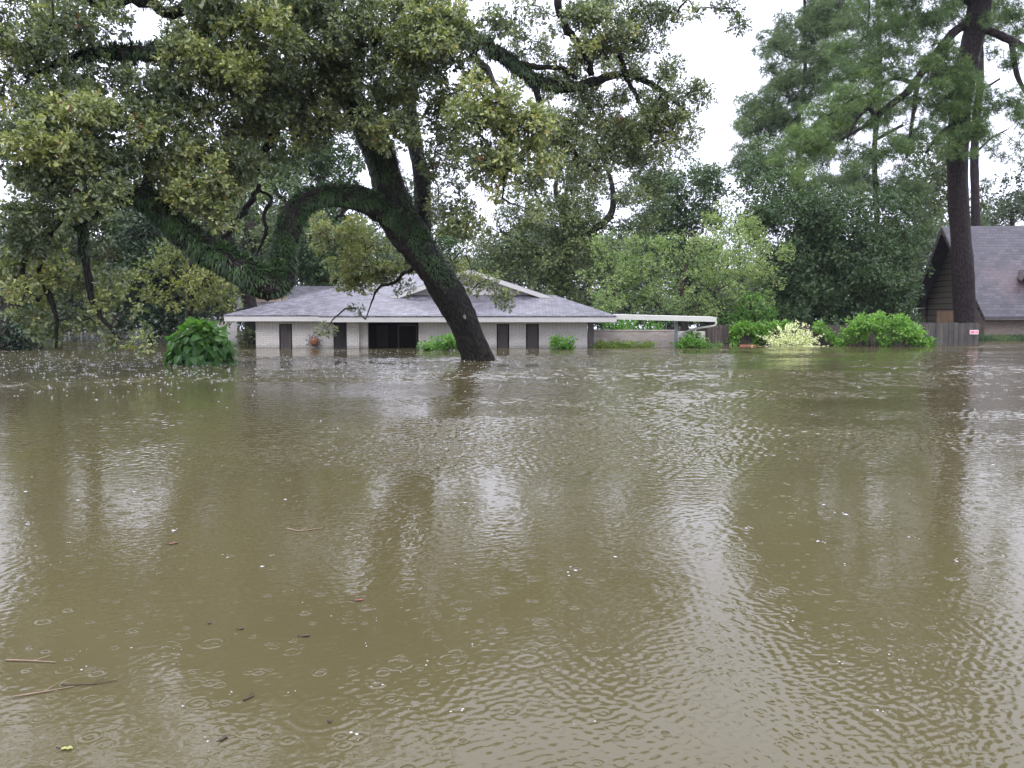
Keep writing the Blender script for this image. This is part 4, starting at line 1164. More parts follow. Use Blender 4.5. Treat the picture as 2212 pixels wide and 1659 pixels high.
# far woods closing the horizon
def far_woods():
    rng = np.random.default_rng(51)
    lv = Leaves()
    n = 1500
    x = rng.uniform(-95, 110, n)
    y = rng.uniform(112, 150, n)
    top = 14 + 3 * np.sin(x * 0.11) + 2 * np.sin(x * 0.27 + 1) - 5.5 * np.exp(-((x - 30) / 9) ** 2)
    z = rng.uniform(0, 1, n) ** 0.8 * top
    fill(lv, np.stack([x, y, z], 1), rng.uniform(1.5, 3.0, n), 12, 5, 0.55, rng)
    o = lv.build('far_woods', LEAF_V, LEAF_F, M['far_wood'], None)
    tag(o, 'far-off wood closing the view behind the houses', kind='stuff')


far_woods()


# ------------------------------------------------------------------ the low house
def house():
    t = thing('low_house', 'low pale brick house with grey shingle roof and front gable, flooded to its window sills', 'house', (-3, 43, 0))
    ZE = 1.74                                  # roof edge height
    SL = 0.335
    F0, F1 = 42.2, 42.75                       # eave lines: main block, left wing
    xl, xr = XW(690, F0), XW(1330, F0)
    xc = (xl + xr) / 2
    hw = (xr - xl) / 2
    ZR = ZE + SL * hw
    GY = F0 + 3.1                              # gable rake plane
    zg = ZE + SL * (GY - F0)
    YB = 60.0
    roof = MB()
    # skirt in front, hips left and right, gable slopes running back
    gl, gr = xl + (GY - F0), xr - (GY - F0)
    th = 0.07
    roof.slab([(xl, F0, ZE), (xr, F0, ZE), (gr, GY + .45, zg + .45 * SL), (gl, GY + .45, zg + .45 * SL)], th)
    roof.slab([(xl, YB, ZE), (xl, F0, ZE), (gl, GY, zg), (xc, GY, ZR), (xc, YB, ZR)], th)
    roof.slab([(xr, F0, ZE), (xr, YB, ZE), (xc, YB, ZR), (xc, GY, ZR), (gr, GY, zg)], th)
    # left wing hip
    wl = XW(487, F1)
    run = 7.75
    ZW_ = ZE + .045
    wz = ZW_ + SL * run
    wr = xc - 1.2
    roof.slab([(wl, F1, ZW_), (wr, F1, ZW_), (wr, F1 + run, wz), (wl + run, F1 + run, wz)], th)
    roof.slab([(wl, F1 + 2 * run, ZW_), (wl, F1, ZW_), (wl + run, F1 + run, wz)], th)
    roof.slab([(wr, F1 + 2 * run, ZW_), (wl, F1 + 2 * run, ZW_), (wl + run, F1 + run, wz), (wr, F1 + run, wz)], th)
    # rear wing with its own level ridge
    Yr = 56.5
    zr = ZW(618, Yr)
    ax, bx = XW(548, Yr), XW(760, Yr)
    roof.slab([(ax, Yr - 5, zr - 5 * SL), (bx, Yr - 5, zr - 5 * SL), (bx, Yr, zr), (ax, Yr, zr)], th)
    roof.slab([(bx, Yr + 5, zr - 5 * SL), (ax, Yr + 5, zr - 5 * SL), (ax, Yr, zr), (bx, Yr, zr)], th)
    ro = roof.build('roof', M['shingle'], t)
    # ridge caps: overlapping stubs along hips
    def caps(a, b, w_=0.34, step=0.36):
        rc = MB()
        a, b = np.array(a), np.array(b)
        n = int(np.linalg.norm(b - a) / step)
        for k in range(n):
            p = a + (b - a) * k / n
            q = a + (b - a) * (k + 1.12) / n
            rc.beam(p + (0, 0, .05), q + (0, 0, .10), w_, 0.05)
        rc.build('ridge_cap', M['ridge'], ro)
    caps((wl, F1, ZW_), (wl + run, F1 + run, wz))
    caps((xl, F0, ZE), (gl, GY, zg))
    caps((xr, F0, ZE), (gr, GY, zg))
    tr = MB(); tr.beam((ax, Yr, zr + .05), (bx, Yr, zr + .05), .25, .09)
    tr.build('ridge_trim', M['trim'], ro)

    # fascias
    fz0, fz1 = ZE - 0.07 - 0.27, ZE - 0.075
    f = MB()
    f.box(xl + .02, xr + .02, F0 + .02, F0 + .06, fz0, fz1)
    f.box(xl + .02, xl + .06, F0 + .061, F1 + .3, fz0, fz1)
    f.build('fascia', M['trim'], t)
    f = MB()
    f.box(wl + .02, xl + .018, F1 + .02, F1 + .06, fz0 + .045, fz1 + .045)
    f.box(wl + .02, wl + .06, F1 + .061, F1 + 16, fz0 + .045, fz1 + .045)
    f.build('fascia', M['trim'], t)
    sf = MB()
    sf.box(xl + .07, xr - .02, F0 + .065, F0 + 1.2, fz0 + .12, fz0 + .15)
    sf.build('soffit', M['gable'], t)
    sf = MB()
    sf.box(wl + .07, xl + .06, F1 + .065, F1 + 1.0, fz0 + .121, fz0 + .151)
    sf.build('soffit', M['gable'], t)

    # gable: rake boards and face
    for s_ in (-1, 1):
        g = MB()
        x0 = gl if s_ < 0 else gr
        g.beam((x0, GY - .03, zg - .16), (xc, GY - .03, ZR - .16), .05, .24, up=(0, 0, 1))
        g.build('rake_board', M['trim'], t)
    g = MB()
    k_ = (GY + .5 - GY)
    g.face([(gl + .2, GY + .5, zg - .25), (gr - .2, GY + .5, zg - .25), (xc, GY + .5, ZR - .1)])
    g.face([(gr - .2, GY + .6, zg - .25), (gl + .2, GY + .6, zg - .25), (xc, GY + .6, ZR - .1)])
    g.build('gable', M['gable'], t)

    # walls
    W0, W1 = 43.0, 43.35                       # front wall of the main block, of the left wing
    zs = ZW(714, W0)
    def px(x, Y=W0): return XW(x, Y)
    top = fz0 + .12
    def piece(name, mat, *bx):
        MB().box(*bx).build(name, M[mat], t)
    # left wing wall pieces around the dark opening at 605-633
    l0, l1 = px(555, W1), px(722, W1)
    piece('brick_wall', 'pale_brick', l0, px(605, W1), W1, W1 + .2, -1.2, zs)
    piece('brick_wall', 'pale_brick', px(633, W1), l1, W1, W1 + .2, -1.2, zs)
    piece('brick_wall', 'pale_brick', l0, l0 + .2, W1 + .2, W1 + 15, -1.2, top)
    # brick pillar between the dark door and the porch
    piece('brick_wall', 'pale_brick', px(752), px(778), W0 - .15, W0 + .2, -1.2, top)
    piece('brick_wall', 'pale_brick', px(778), px(795), W0 + .1, W0 + .35, -1.2, top)
    # right part, three openings
    r0, r1, r2, r3, r4, r5 = px(905), px(1073), px(1100), px(1136), px(1164), px(1268)
    piece('brick_wall', 'pale_brick', r0, r1, W0, W0 + .2, -1.2, zs)
    piece('brick_wall', 'pale_brick', r2, r3, W0, W0 + .2, -1.2, zs)
    piece('brick_wall', 'pale_brick', r4, r5, W0, W0 + .2, -1.2, zs)
    piece('brick_wall', 'pale_brick', r5 - .2, r5, W0 + .2, W0 + 15, -1.2, top)
    piece('siding', 'siding_pale', l0, px(605, W1), W1 + .02, W1 + .2, zs, top)
    piece('siding', 'siding_pale', px(633, W1), l1, W1 + .02, W1 + .2, zs, top)
    piece('siding', 'siding_pale', r0, r1, W0 + .02, W0 + .2, zs, top)
    piece('siding', 'siding_pale', r2, r3, W0 + .02, W0 + .2, zs, top)
    piece('siding', 'siding_pale', r4, r5, W0 + .02, W0 + .2, zs, top)
    zt = ZW(700, W0)
    piece('siding', 'siding_pale', px(605, W1), px(633, W1), W1 + .03, W1 + .2, zt, top)
    piece('siding', 'siding_pale', r1, r2, W0 + .03, W0 + .2, zt, top)
    piece('siding', 'siding_pale', r3, r4, W0 + .03, W0 + .2, zt, top)

    def plank_door(a, c, Y):
        d = MB()
        n = 4
        w_ = (c - a - .14) / n
        for k in range(n):
            d.box(a + .07 + k * w_ + .006, a + .07 + (k + 1) * w_ - .006, Y + .05, Y + .10, -1.2, zt - .06)
        o = d.build('shutter', M['dark_wood'], t, bevel=.006)
        fr = MB()
        fr.box(a, a + .065, Y - .02, Y + .12, -1.2, zt)
        fr.box(c - .065, c, Y - .02, Y + .12, -1.2, zt)
        fr.box(a + .066, c - .066, Y - .02, Y + .12, zt - .055, zt)
        fr.build('frame', M['frame_dark'], o)
    plank_door(px(605, W1), px(633, W1), W1)
    plank_door(r1, r2, W0)
    plank_door(r3, r4, W0)
    # dark door beside the brick pillar
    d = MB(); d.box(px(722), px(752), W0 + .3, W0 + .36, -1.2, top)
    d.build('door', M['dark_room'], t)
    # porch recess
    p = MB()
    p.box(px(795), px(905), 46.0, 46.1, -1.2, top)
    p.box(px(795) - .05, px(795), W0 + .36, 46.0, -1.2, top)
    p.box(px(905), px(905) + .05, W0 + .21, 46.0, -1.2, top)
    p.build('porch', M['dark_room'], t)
    fd = MB().box(px(806, 45.9), px(838, 45.9), 45.9, 45.96, -1.2, ZW(703, 45.9)).build('front_door', M['dark_wood'], t)
    MB().box(px(803, 45.9), px(806, 45.9) - .003, 45.88, 45.97, -1.2, ZW(702, 45.9)).build('frame', M['frame_dark'], fd)
    MB().box(px(838, 45.9) + .003, px(841, 45.9), 45.88, 45.97, -1.2, ZW(702, 45.9)).build('frame', M['frame_dark'], fd)
    zt2, zb2 = ZW(704, 44.5), ZW(745, 44.5)
    a, c = px(860, 44.5), px(902, 44.5)
    wdw = MB()
    wdw.box(a, a + .07, 44.5, 44.58, -1.2, zt2 + .07); wdw.box(c - .07, c, 44.5, 44.58, -1.2, zt2 + .07)
    wdw.box(a + .071, c - .071, 44.5, 44.58, zt2, zt2 + .07)
    wo = wdw.build('window', M['frame_dark'], t)
    gm, gt, gb = new_mat('dim_window_glass')
    gb.inputs['Base Color'].default_value = (0.045, 0.05, 0.062, 1)
    gb.inputs['Roughness'].default_value = 0.12
    gb.inputs['Specular IOR Level'].default_value = 0.9
    gl_ = MB(); gl_.box(a + .07, c - .07, 44.53, 44.55, -1.2, zt2)
    gl_.build('pane', gm, wo)
    # interior backing so that no light leaks through the shell
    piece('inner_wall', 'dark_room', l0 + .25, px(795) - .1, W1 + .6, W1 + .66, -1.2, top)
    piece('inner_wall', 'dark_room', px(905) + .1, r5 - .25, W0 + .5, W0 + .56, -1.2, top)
    # end post and vent pipe
    e = MB(); e.box(px(1270, 43.3), px(1282, 43.3), 43.3, 43.6, -1.2, top - .02)
    e.build('post', M['frame_dark'], t)
    vx, vz = XW(1221, 45), ZW(641, 45)
    v = MB().tube([(vx, 45.6, zg - .5), (vx, 45.6, vz + .05)], [.055, .055], 10)
    v.build('vent_pipe', M['metal_grey'], t, smooth=False)
    # pale brick end wall of the rear wing
    rb = MB(); rb.box(XW(551, 53), XW(622, 53), 53, 53.3, .2, ZW(640, 53))
    rb.build('rear_brick_wall', brick_mat('buff_brick', (0.55, 0.44, 0.32), (0.45, 0.33, 0.24), (0.5, 0.46, 0.4), .4, .13, .016), t)

    # flat canopy to the right with gutter, post and downspout
    cx0, cx1 = xr - .02, XW(1540, 43)
    za0, za1 = ZW(679, 42.6), ZW(684.5, 42.6)
    cn = MB()
    cn.slab([(cx0, 42.6, za0 - .02), (cx1, 42.6, za1 - .02), (cx1, 43.7, za1 + .02), (cx0, 43.7, za0 + .02)], .12)
    cn.build('canopy_roof', M['gable'], t)
    gu = MB()
    gu.beam((cx0, 42.52, (za0 - .14)), (cx1, 42.52, (za1 - .14)), .12, .25)
    go = gu.build('gutter', M['gutter'], t, bevel=.02)
    cp = MB().box(cx1, cx1 + .05, 42.45, 42.60, za1 - .28, za1 + .02)
    cp.build('end_cap', M['gutter'], go)
    ps = MB().box(XW(1456, 43.6), XW(1462.5, 43.6), 43.6, 43.76, -1.2, za1 - .1)
    ps.build('canopy_post', M['metal_grey'], t, bevel=.01)
    z_a = za1 - .26
    ds = MB()
    pth, rr = smooth_path([(cx1 - .02, 42.52, z_a), (cx1 - .03, 42.53, z_a - .10), (cx1 - .14, 42.6, z_a - .22), (XW(1500, 43), 43.0, ZW(710, 43)), (XW(1476, 43.5), 43.45, ZW(719, 43.5)), (XW(1468, 43.5), 43.5, ZW(728, 43.5)), (XW(1467, 43.5), 43.5, -.3)], [.06] * 7, 4)
    ds.tube(pth, rr, 10)
    ds.build('downspout', M['gutter'], t, smooth=True)


house()


def sun_ornament():
    Y = 43.2
    c = (XW(680, Y), Y, ZW(738, Y))
    t = thing('sun_ornament', 'rusty metal sun face with wavy rays hung on the pale brick wall', 'wall ornament', c)
    m = MB()
    rings = [(0.0, -.12), (.09, -.115), (.17, -.085), (.225, -.03), (.24, .03)]
    n = 20
    pts = []
    for r, dy in rings:
        pts.append([(c[0] + r * math.cos(k * 2 * math.pi / n), c[1] + dy, c[2] + r * math.sin(k * 2 * math.pi / n)) for k in range(n)])
    for i in range(len(rings) - 1):
        for k in range(n):
            j = (k + 1) % n
            m.face([pts[i][k], pts[i + 1][k], pts[i + 1][j], pts[i][j]] if i else [pts[0][0], pts[1][k], pts[1][j]])
    # nose, brows, lips raised on the disc
    m.beam((c[0], c[1] - .13, c[2] + .06), (c[0], c[1] - .145, c[2] - .03), .04, .04, up=(0, -1, 0))
    m.beam((c[0] - .10, c[1] - .115, c[2] + .07), (c[0] - .03, c[1] - .13, c[2] + .06), .03, .03, up=(0, -1, 0))
    m.beam((c[0] + .03, c[1] - .13, c[2] + .06), (c[0] + .10, c[1] - .115, c[2] + .07), .03, .03, up=(0, -1, 0))
    m.beam((c[0] - .06, c[1] - .12, c[2] - .09), (c[0] + .06, c[1] - .12, c[2] - .09), .03, .03, up=(0, -1, 0))
    m.build('face', M['rust'], t, smooth=False)
    for deg in (90, 128, 52, 168, 12, -155, -25, 205, -60):
        a = math.radians(deg)
        d = np.array((math.cos(a), 0, math.sin(a))); s_ = np.array((-math.sin(a), 0, math.cos(a)))
        for off in (-1, 1):
            L0 = .62 if deg == 90 else .5
            q = []
            for k in range(10):
                f = k / 9
                wob = (.045 * math.sin(f * 6.5 + off) + off * .075 * (1 - f) ** 1.0)
                q.append(np.array(c) + d * (.22 + (L0 - .22) * f) + s_ * wob)
            MB().tube(q, [.016 * (1 - .4 * k / 9) for k in range(10)], 6).build('ray', M['iron'], t, smooth=True)


sun_ornament()


# ------------------------------------------------------------------ low brick wall, fences, sign
def garden_wall():
    Y = 44.4
    t = thing('brick_garden_wall', 'low pale pink brick garden wall under the flat canopy', 'wall', (XW(1360, Y), Y, 0))
    z1 = ZW(715, Y)
    MB().box(XW(1270, Y), XW(1457, Y), Y, Y + .25, -1.2, z1).build('masonry', M['pink_brick'], t)
    MB().box(XW(1457, Y) + .003, XW(1524, Y), Y + .3, Y + .5, -1.2, z1 - .02).build('pale_end', M['pale_brick'], t)
    MB().box(XW(1269, Y), XW(1458, Y), Y - .03, Y + .28, z1 + .001, z1 + .06).build('coping', M['pink_brick'], t, bevel=.01)


garden_wall()


def fence(label, x0, y0, x1, y1, z, mat, seed, loc):
    rng = np.random.default_rng(seed)
    t = thing('wooden_fence', label, 'fence', loc)
    L_ = math.hypot(x1 - x0, y1 - y0)
    n = int(L_ / .145)
    pk = MB()
    ang = math.atan2(y1 - y0, x1 - x0)
    for k in range(n):
        f = (k + .5) / n
        cx_, cy_ = x0 + (x1 - x0) * f, y0 + (y1 - y0) * f
        zz = z + rng.normal(0, .018)
        w_ = .066 + rng.uniform(-.004, .004)
        pk.box(cx_ - w_, cx_ + w_, cy_ - .011 + rng.normal(0, .006), cy_ + .011, -1.2, zz, rz=ang + rng.normal(0, .02), c=(cx_, cy_, 0))
    pk.build('pickets', mat, t)
    nx, ny = -math.sin(ang), math.cos(ang)
    for zz in (z - .22, .15):
        MB().beam((x0 + nx * .05, y0 + ny * .05, zz), (x1 + nx * .05, y1 + ny * .05, zz), .04, .09).build('rail', mat, t)
    k = 0
    while k <= int(L_ / 2.4):
        f = k * 2.4 / L_
        cx_, cy_ = x0 + (x1 - x0) * f + nx * .13, y0 + (y1 - y0) * f + ny * .13
        MB().box(cx_ - .05, cx_ + .05, cy_ - .05, cy_ + .05, -1.2, z - .05).build('post', mat, t)
        k += 1
    return t


YF0, YF1 = 47.2, 47.6
fence('long brown picket fence behind the vines and the cream plumed shrub', XW(1526, YF0), YF0, XW(1968, YF1), YF1, ZW(702, YF0), M['fence_brown'], 61, (XW(1740, YF0), YF0, 0))
fence('grey weathered picket fence carrying the small red sign by the pine trunk', XW(1962, 47.0), 47.0, XW(2110, 47.0), 47.0, ZW(697.5, 47.0), M['fence_grey'], 62, (XW(2036, 47), 47, 0))


def sign():
    Y = 46.95
    xa, xb, za, zb = XW(2090, Y), XW(2108.5, Y), ZW(722, Y), ZW(713, Y)
    t = thing('warning_sign', 'small pinkish red sign with white border fixed to the grey fence end', 'sign', ((xa + xb) / 2, Y, za))
    MB().box(xa, xb, Y - .012, Y, za, zb).build('border', M['sign_white'], t, bevel=.003)
    MB().box(xa + .028, xb - .028, Y - .016, Y - .0125, za + .028, zb - .028).build('sign_face', M['sign_red'], t)
    w_, h_ = xb - xa, zb - za
    for (fx, fz, fw, fh) in ((.12, .62, .05, .16), (.30, .54, .07, .14), (.42, .50, .05, .12), (.80, .60, .06, .16), (.20, .30, .16, .14)):
        MB().box(xa + fx * w_, xa + (fx + fw) * w_, Y - .019, Y - .0165, za + (fz - fh / 2) * h_, za + (fz + fh / 2) * h_).build('dark_mark', M['sign_dark'], t)
    for (fx, fz, fw) in ((.48, .74, .28), (.50, .64, .24), (.42, .36, .34), (.40, .24, .44)):
        MB().box(xa + fx * w_, xa + (fx + fw) * w_, Y - .019, Y - .0165, za + (fz - .025) * h_, za + (fz + .025) * h_).build('pale_line', M['sign_white'], t)


sign()


def floating_board():
    Y = 46.4
    t = thing('floating_board', 'orange brown board floating at the foot of the vine covered fence', 'board', (XW(1615, Y), Y, 0))
    m = MB().box(XW(1596, Y), XW(1632, Y), Y - .1, Y + .1, -.03, .055)
    m.build('plank', M['orange'], t, bevel=.012)
    MB().box(XW(1598, Y), XW(1630, Y), Y - .07, Y + .07, .0555, .075).build('lip', M['orange'], t, bevel=.006)


floating_board()


# ------------------------------------------------------------------ steep roofed house on the right
def right_house():
    t = thing('steep_roof_house', 'brick house with steep mauve shingle roof and dark sided gable', 'house', (40, 60, 0))
    xg = 33.7
    Y0, Y1, Y2 = 58.0, 62.9, 67.5
    z0, z1, z2 = ZW(684, Y0), ZW(489, Y1), ZW(662, Y2)
    xe = 62.0
    rf = MB()
    rf.slab([(xg + .55, Y0, z0), (xe, Y0, z0), (xe, Y1, z1 + .25), (xg - .25, Y1, z1), (xg - .12, Y0 + 3.9, z0 + (z1 - z0) * 3.9 / (Y1 - Y0))], .12)
    rf.slab([(xe, Y2, z2), (xg, Y2, z2), (xg - .25, Y1, z1), (xe, Y1, z1 + .25)], .12)
    ro = rf.build('roof', M['shingle_far'], t)
    MB().beam((xg - .25, Y1, z1 + .05), (xe, Y1, z1 + .30), .3, .06).build('ridge_cap', M['ridge'], ro)
    bb = MB()
    bb.beam((xg + .02, Y2, z2 - .25), (xg - .2, Y1, z1 - .25), .06, .3, up=(0, 0, 1))
    bb.beam((xg + .58, Y0 + .05, z0 - .2), (xg - .2, Y1, z1 - .25), .06, .3, up=(0, 0, 1))
    bb.build('barge_board', M['siding_dark'], t)
    MB().box(xg + .6, xe, Y0 + .02, Y0 + .08, z0 - .24, z0 - .125).build('fascia', M['frame_dark'], t)
    xw = xg + 1.0
    za = ZW(669, 61.5)
    gs = MB()
    def roof_z(Y): return (z0 + (z1 - z0) * (Y - Y0) / (Y1 - Y0)) if Y < Y1 else (z2 + (z1 - z2) * (Y2 - Y) / (Y2 - Y1))
    ya, yb = Y0 + .7, Y2 - .7
    gs.face([(xw, yb, za), (xw, ya, za), (xw, ya, max(za + .01, roof_z(ya) - .2)), (xw, Y1, z1 - .35), (xw, yb, roof_z(yb) - .2)])
    gs.build('siding', M['siding_dark'], t)
    MB().box(xw + .02, xw + .2, 62.0, yb - 1.4, -1, za - .003).build('wood_panel', M['panel_tan'], t)
    MB().box(xw + .02, xw + .2, ya + .26, 61.99, -1, za - .003).build('side_brick_wall', M['tan_brick'], t)
    MB().box(xw + .02, xw + .2, yb - 1.39, yb, -1, za - .003).build('dark_panel', M['siding_dark'], t)
    MB().box(xw, xe, ya, ya + .25, -1, z0 + .3).build('brick_wall', M['tan_brick'], t)
    MB().box(xw + .25, xe, yb - .25, yb, -1, z2).build('back_wall', M['tan_brick'], t)
    # lean-to edge at the far side
    lx = XW(1961, 69)
    MB().slab([(lx, 67.6, ZW(665, 69)), (lx + 1.6, 67.6, ZW(660, 69)), (lx + 2.2, 70, ZW(660, 69) + .5), (lx + .4, 70, ZW(665, 69) + .3)], .10).build('lean_to_roof', M['trim'], t)
    MB().box(lx + .9, lx + 1.6, 68.2, 69.6, -1, ZW(666, 69)).build('lean_to_wall', M['siding_dark'], t)
    # front cross gable at the frame edge
    Yd = 58.3
    ax, az = XW(2188, Yd + 2.2), ZW(583, Yd + 2.2)
    dr = MB()
    sl = 1.6
    yk = Yd + 2.4
    dr.slab([(ax - .5, Yd + 1.1, az - .5 * sl), (ax, Yd + .4, az), (ax, yk + 1.2, az), (ax - .15, yk + .6, az - .2)], .1)
    dr.slab([(ax, Yd + .4, az), (ax + 2.4, Yd + .4, az - 2.4 * sl), (ax + 2.4, yk + 1.5, az - 2.4 * sl), (ax, yk + 1.2, az)], .1)
    d = dr.build('dormer', M['shingle_rust'], t)
    MB().beam((ax, Yd + .38, az - .1), (ax + 2.4, Yd + .38, az - 2.4 * sl - .1), .08, .22).build('dormer_board', M['frame_dark'], d)
    f = MB()
    f.face([(ax + .1, Yd + .6, az - 1.7 * sl), (ax + 1.8, Yd + .6, az - 1.7 * sl), (ax + .9, Yd + .6, az - 1.1 * sl), (ax + .1, Yd + .6, az - .25)])
    f.build('dormer_wall', M['siding_dark'], d)


right_house()

# lawn bank and grass along the right house
mb = MB()
mb.slab([(31, 57.2, -.05), (70, 57.2, -.05), (70, 59, .25), (31, 59, .25)], .6)
tag(mb.build('lawn', M['lawn']), kind='structure')


def grass():
    rng = np.random.default_rng(71)
    lv = Leaves()
    n = 5200
    x = rng.uniform(32.5, 42, n)
    y = rng.uniform(57.2, 58.6, n)
    z = -.05 + (y - 57.2) / 1.8 * .30 - .03
    d = nrm(np.stack([rng.normal(0, .4, n), rng.normal(0, .4, n), np.ones(n)], 1))
    nn = nrm(rng.standard_normal((n, 3)) + np.array((0, -1, .2)))
    lv.add(np.stack([x, y, z], 1), d, nn, rng.uniform(.18, .42, n), rng.uniform(0, 1, n), np.clip(.5 + .4 * np.sin(x * 2), 0, 1))
    tag(lv.build('grass', BLADE_V, BLADE_F, M['deep_green'], None), 'strip of grass at the foot of the tan brick wall', kind='stuff')


grass()


# a far neighbour seen between the trunks
def far_house():
    Y = 96
    x0, x1 = XW(454, Y), XW(478, Y)
    t = thing('distant_house', 'small pale house far off between the trunks left of the low house', 'house', (x0, Y, 0))
    MB().box(x0, x1, Y, Y + 6, -1, ZW(688, Y)).build('wall', M['siding_pale'], t)
    zt = ZW(676, Y)
    MB().slab([(x0 - .5, Y - .5, ZW(689, Y)), (x1 + .6, Y - .5, ZW(689, Y)), (x1 - .3, Y + 3, zt), (x0 + .6, Y + 3, zt)], .15).build('roof', M['shingle'], t)


far_house()


# ------------------------------------------------------------------ shrubs and vines
def shrub(name, label, ells, mat, leaf, seed, rmin=.14, rmax=.3, dens=2.2, sprays=300, per=4, tv=LEAF_V, tf=LEAF_F, stems=True, droop=.15, group=None, cat='shrub', spread=.6, shell=.45):
    rng = np.random.default_rng(seed)
    e0 = ells[0]
    b = P(e0[0], e0[1], e0[4])
    t = thing(name, label, cat, (b[0], b[1], 0), group)
    C, Rr, To = masses(ells, rng, rmin, rmax, dens)
    To = np.clip(To + rng.normal(0, .14, len(To)), 0, 1)
    lv = Leaves()
    fill(lv, C, Rr, sprays, per, leaf, rng, To, droop=droop, spread=spread, shell=shell)
    lv.build('foliage', tv, tf, M[mat], t)
    if stems:
        wd = Wood()
        for k in range(min(len(C), 26)):
            c = C[int(rng.integers(len(C)))]
            g = np.array((b[0] + (c[0] - b[0]) * .5, c[1], -.4))
            m_ = (g + c) / 2 + rng.standard_normal(3) * .05
            wd.add([g, m_, c], [.02, .015, .006], 5)
        wd.build('stems', M['twig'], t)
    return t


shrub('green_shrub', 'bright green shrub partly hidden by the leaning oak trunk', [(948, 748, 40, 12, 40.2, .5, 1.6, .5), (960, 738, 26, 12, 40.2, .5, 1.5, .7), (915, 752, 16, 8, 40.2, .3, 1.2, .4), (985, 748, 20, 12, 40.4, .4, 1.2, .5)], 'bright', .13, 81)
shrub('green_shrub', 'small round bright green shrub at the right end of the pale brick house wall', [(1214, 742, 24, 12, 42.0, .5, 2.6, .6), (1214, 750, 27, 7, 42.0, .5, 2.4, .4)], 'bright', .12, 82, stems=False)
shrub('clipped_hedge', 'long low yellowish hedge along the foot of the pink brick wall', [(x, 748 + 1.5 * math.sin(x), 17, 9, 43.6, .35, 1.6, .55) for x in range(1272, 1402, 16)], 'hedge', .11, 83, rmin=.1, rmax=.2, cat='hedge', stems=False)
shrub('green_shrub', 'wide bright green shrub under the white downspout', [(1490, 744, 48, 10, 43.2, .7, 1.7, .5), (1495, 734, 32, 12, 43.3, .6, 1.6, .7), (1540, 748, 18, 6, 43.2, .4, 1.2, .4)], 'bright', .13, 84)
shrub('back_shrub', 'green shrub showing above the pink brick wall beneath the canopy', [(1370, 708, 75, 13, 48.5, 1, 1.4, .5), (1340, 700, 40, 14, 48.7, 1, 1.3, .5)], 'bright', .16, 85, rmin=.25, rmax=.45, sprays=110)
shrub('vine_mound', 'large lime green mound of vine smothering the fence right of the cream shrub',
      [(1905, 700, 70, 18, 45.6, .9, 1.8, .75), (1850, 715, 34, 16, 45.6, .8, 1.6, .7), (1965, 715, 38, 22, 45.5, .8, 1.6, .7), (1985, 738, 22, 14, 45.4, .6, 1.5, .6), (1912, 728, 12, 18, 45.0, .3, 1.2, .5), (1855, 730, 10, 14, 45.3, .3, 1.0, .5), (1905, 682, 12, 10, 46, .3, 1.2, .6), (1822, 735, 14, 12, 45.6, .4, 1.2, .4), (1900, 738, 80, 9, 46.4, .3, .35, .0)],  # last ellipse: darkest leaf tone stands for the shadow low in the mound
      'vine', .17, 86, rmin=.16, rmax=.34, sprays=190, tv=LEAF_V, droop=.5)
shrub('fence_vine', 'lime green creeper hanging over the brown fence left of the cream shrub',
      [(1590, 715, 12, 16, 46.95, .15, 1.6, .6), (1583, 736, 8, 12, 46.9, .15, 1.4, .5), (1612, 704, 24, 5, 47.0, .15, 1.4, .7), (1655, 706, 30, 7, 47.0, .15, 1.7, .75), (1650, 722, 12, 12, 46.9, .15, 1.2, .5), (1628, 722, 7, 12, 46.9, .12, 1.0, .4), (1665, 730, 12, 12, 46.8, .15, 1.2, .45), (1692, 704, 30, 6, 47.0, .15, 1.6, .75), (1632, 738, 8, 8, 46.9, .12, .9, .4)],
      'vine', .20, 87, rmin=.1, rmax=.22, sprays=230, per=3, stems=False, droop=.6, cat='creeper')
shrub('fence_vine', 'single lime green vine trailing from the brown fence down to the big mound',
      [(1768, 703, 11, 6, 47.0, .12, 1.6, .8), (1778, 713, 9, 8, 46.9, .12, 1.6, .7), (1788, 723, 9, 8, 46.8, .12, 1.6, .6), (1800, 733, 11, 8, 46.7, .12, 1.6, .55), (1814, 737, 10, 8, 46.6, .12, 1.4, .5)],
      'vine', .18, 88, rmin=.1, rmax=.2, sprays=260, per=3, stems=False, droop=.6, cat='creeper')


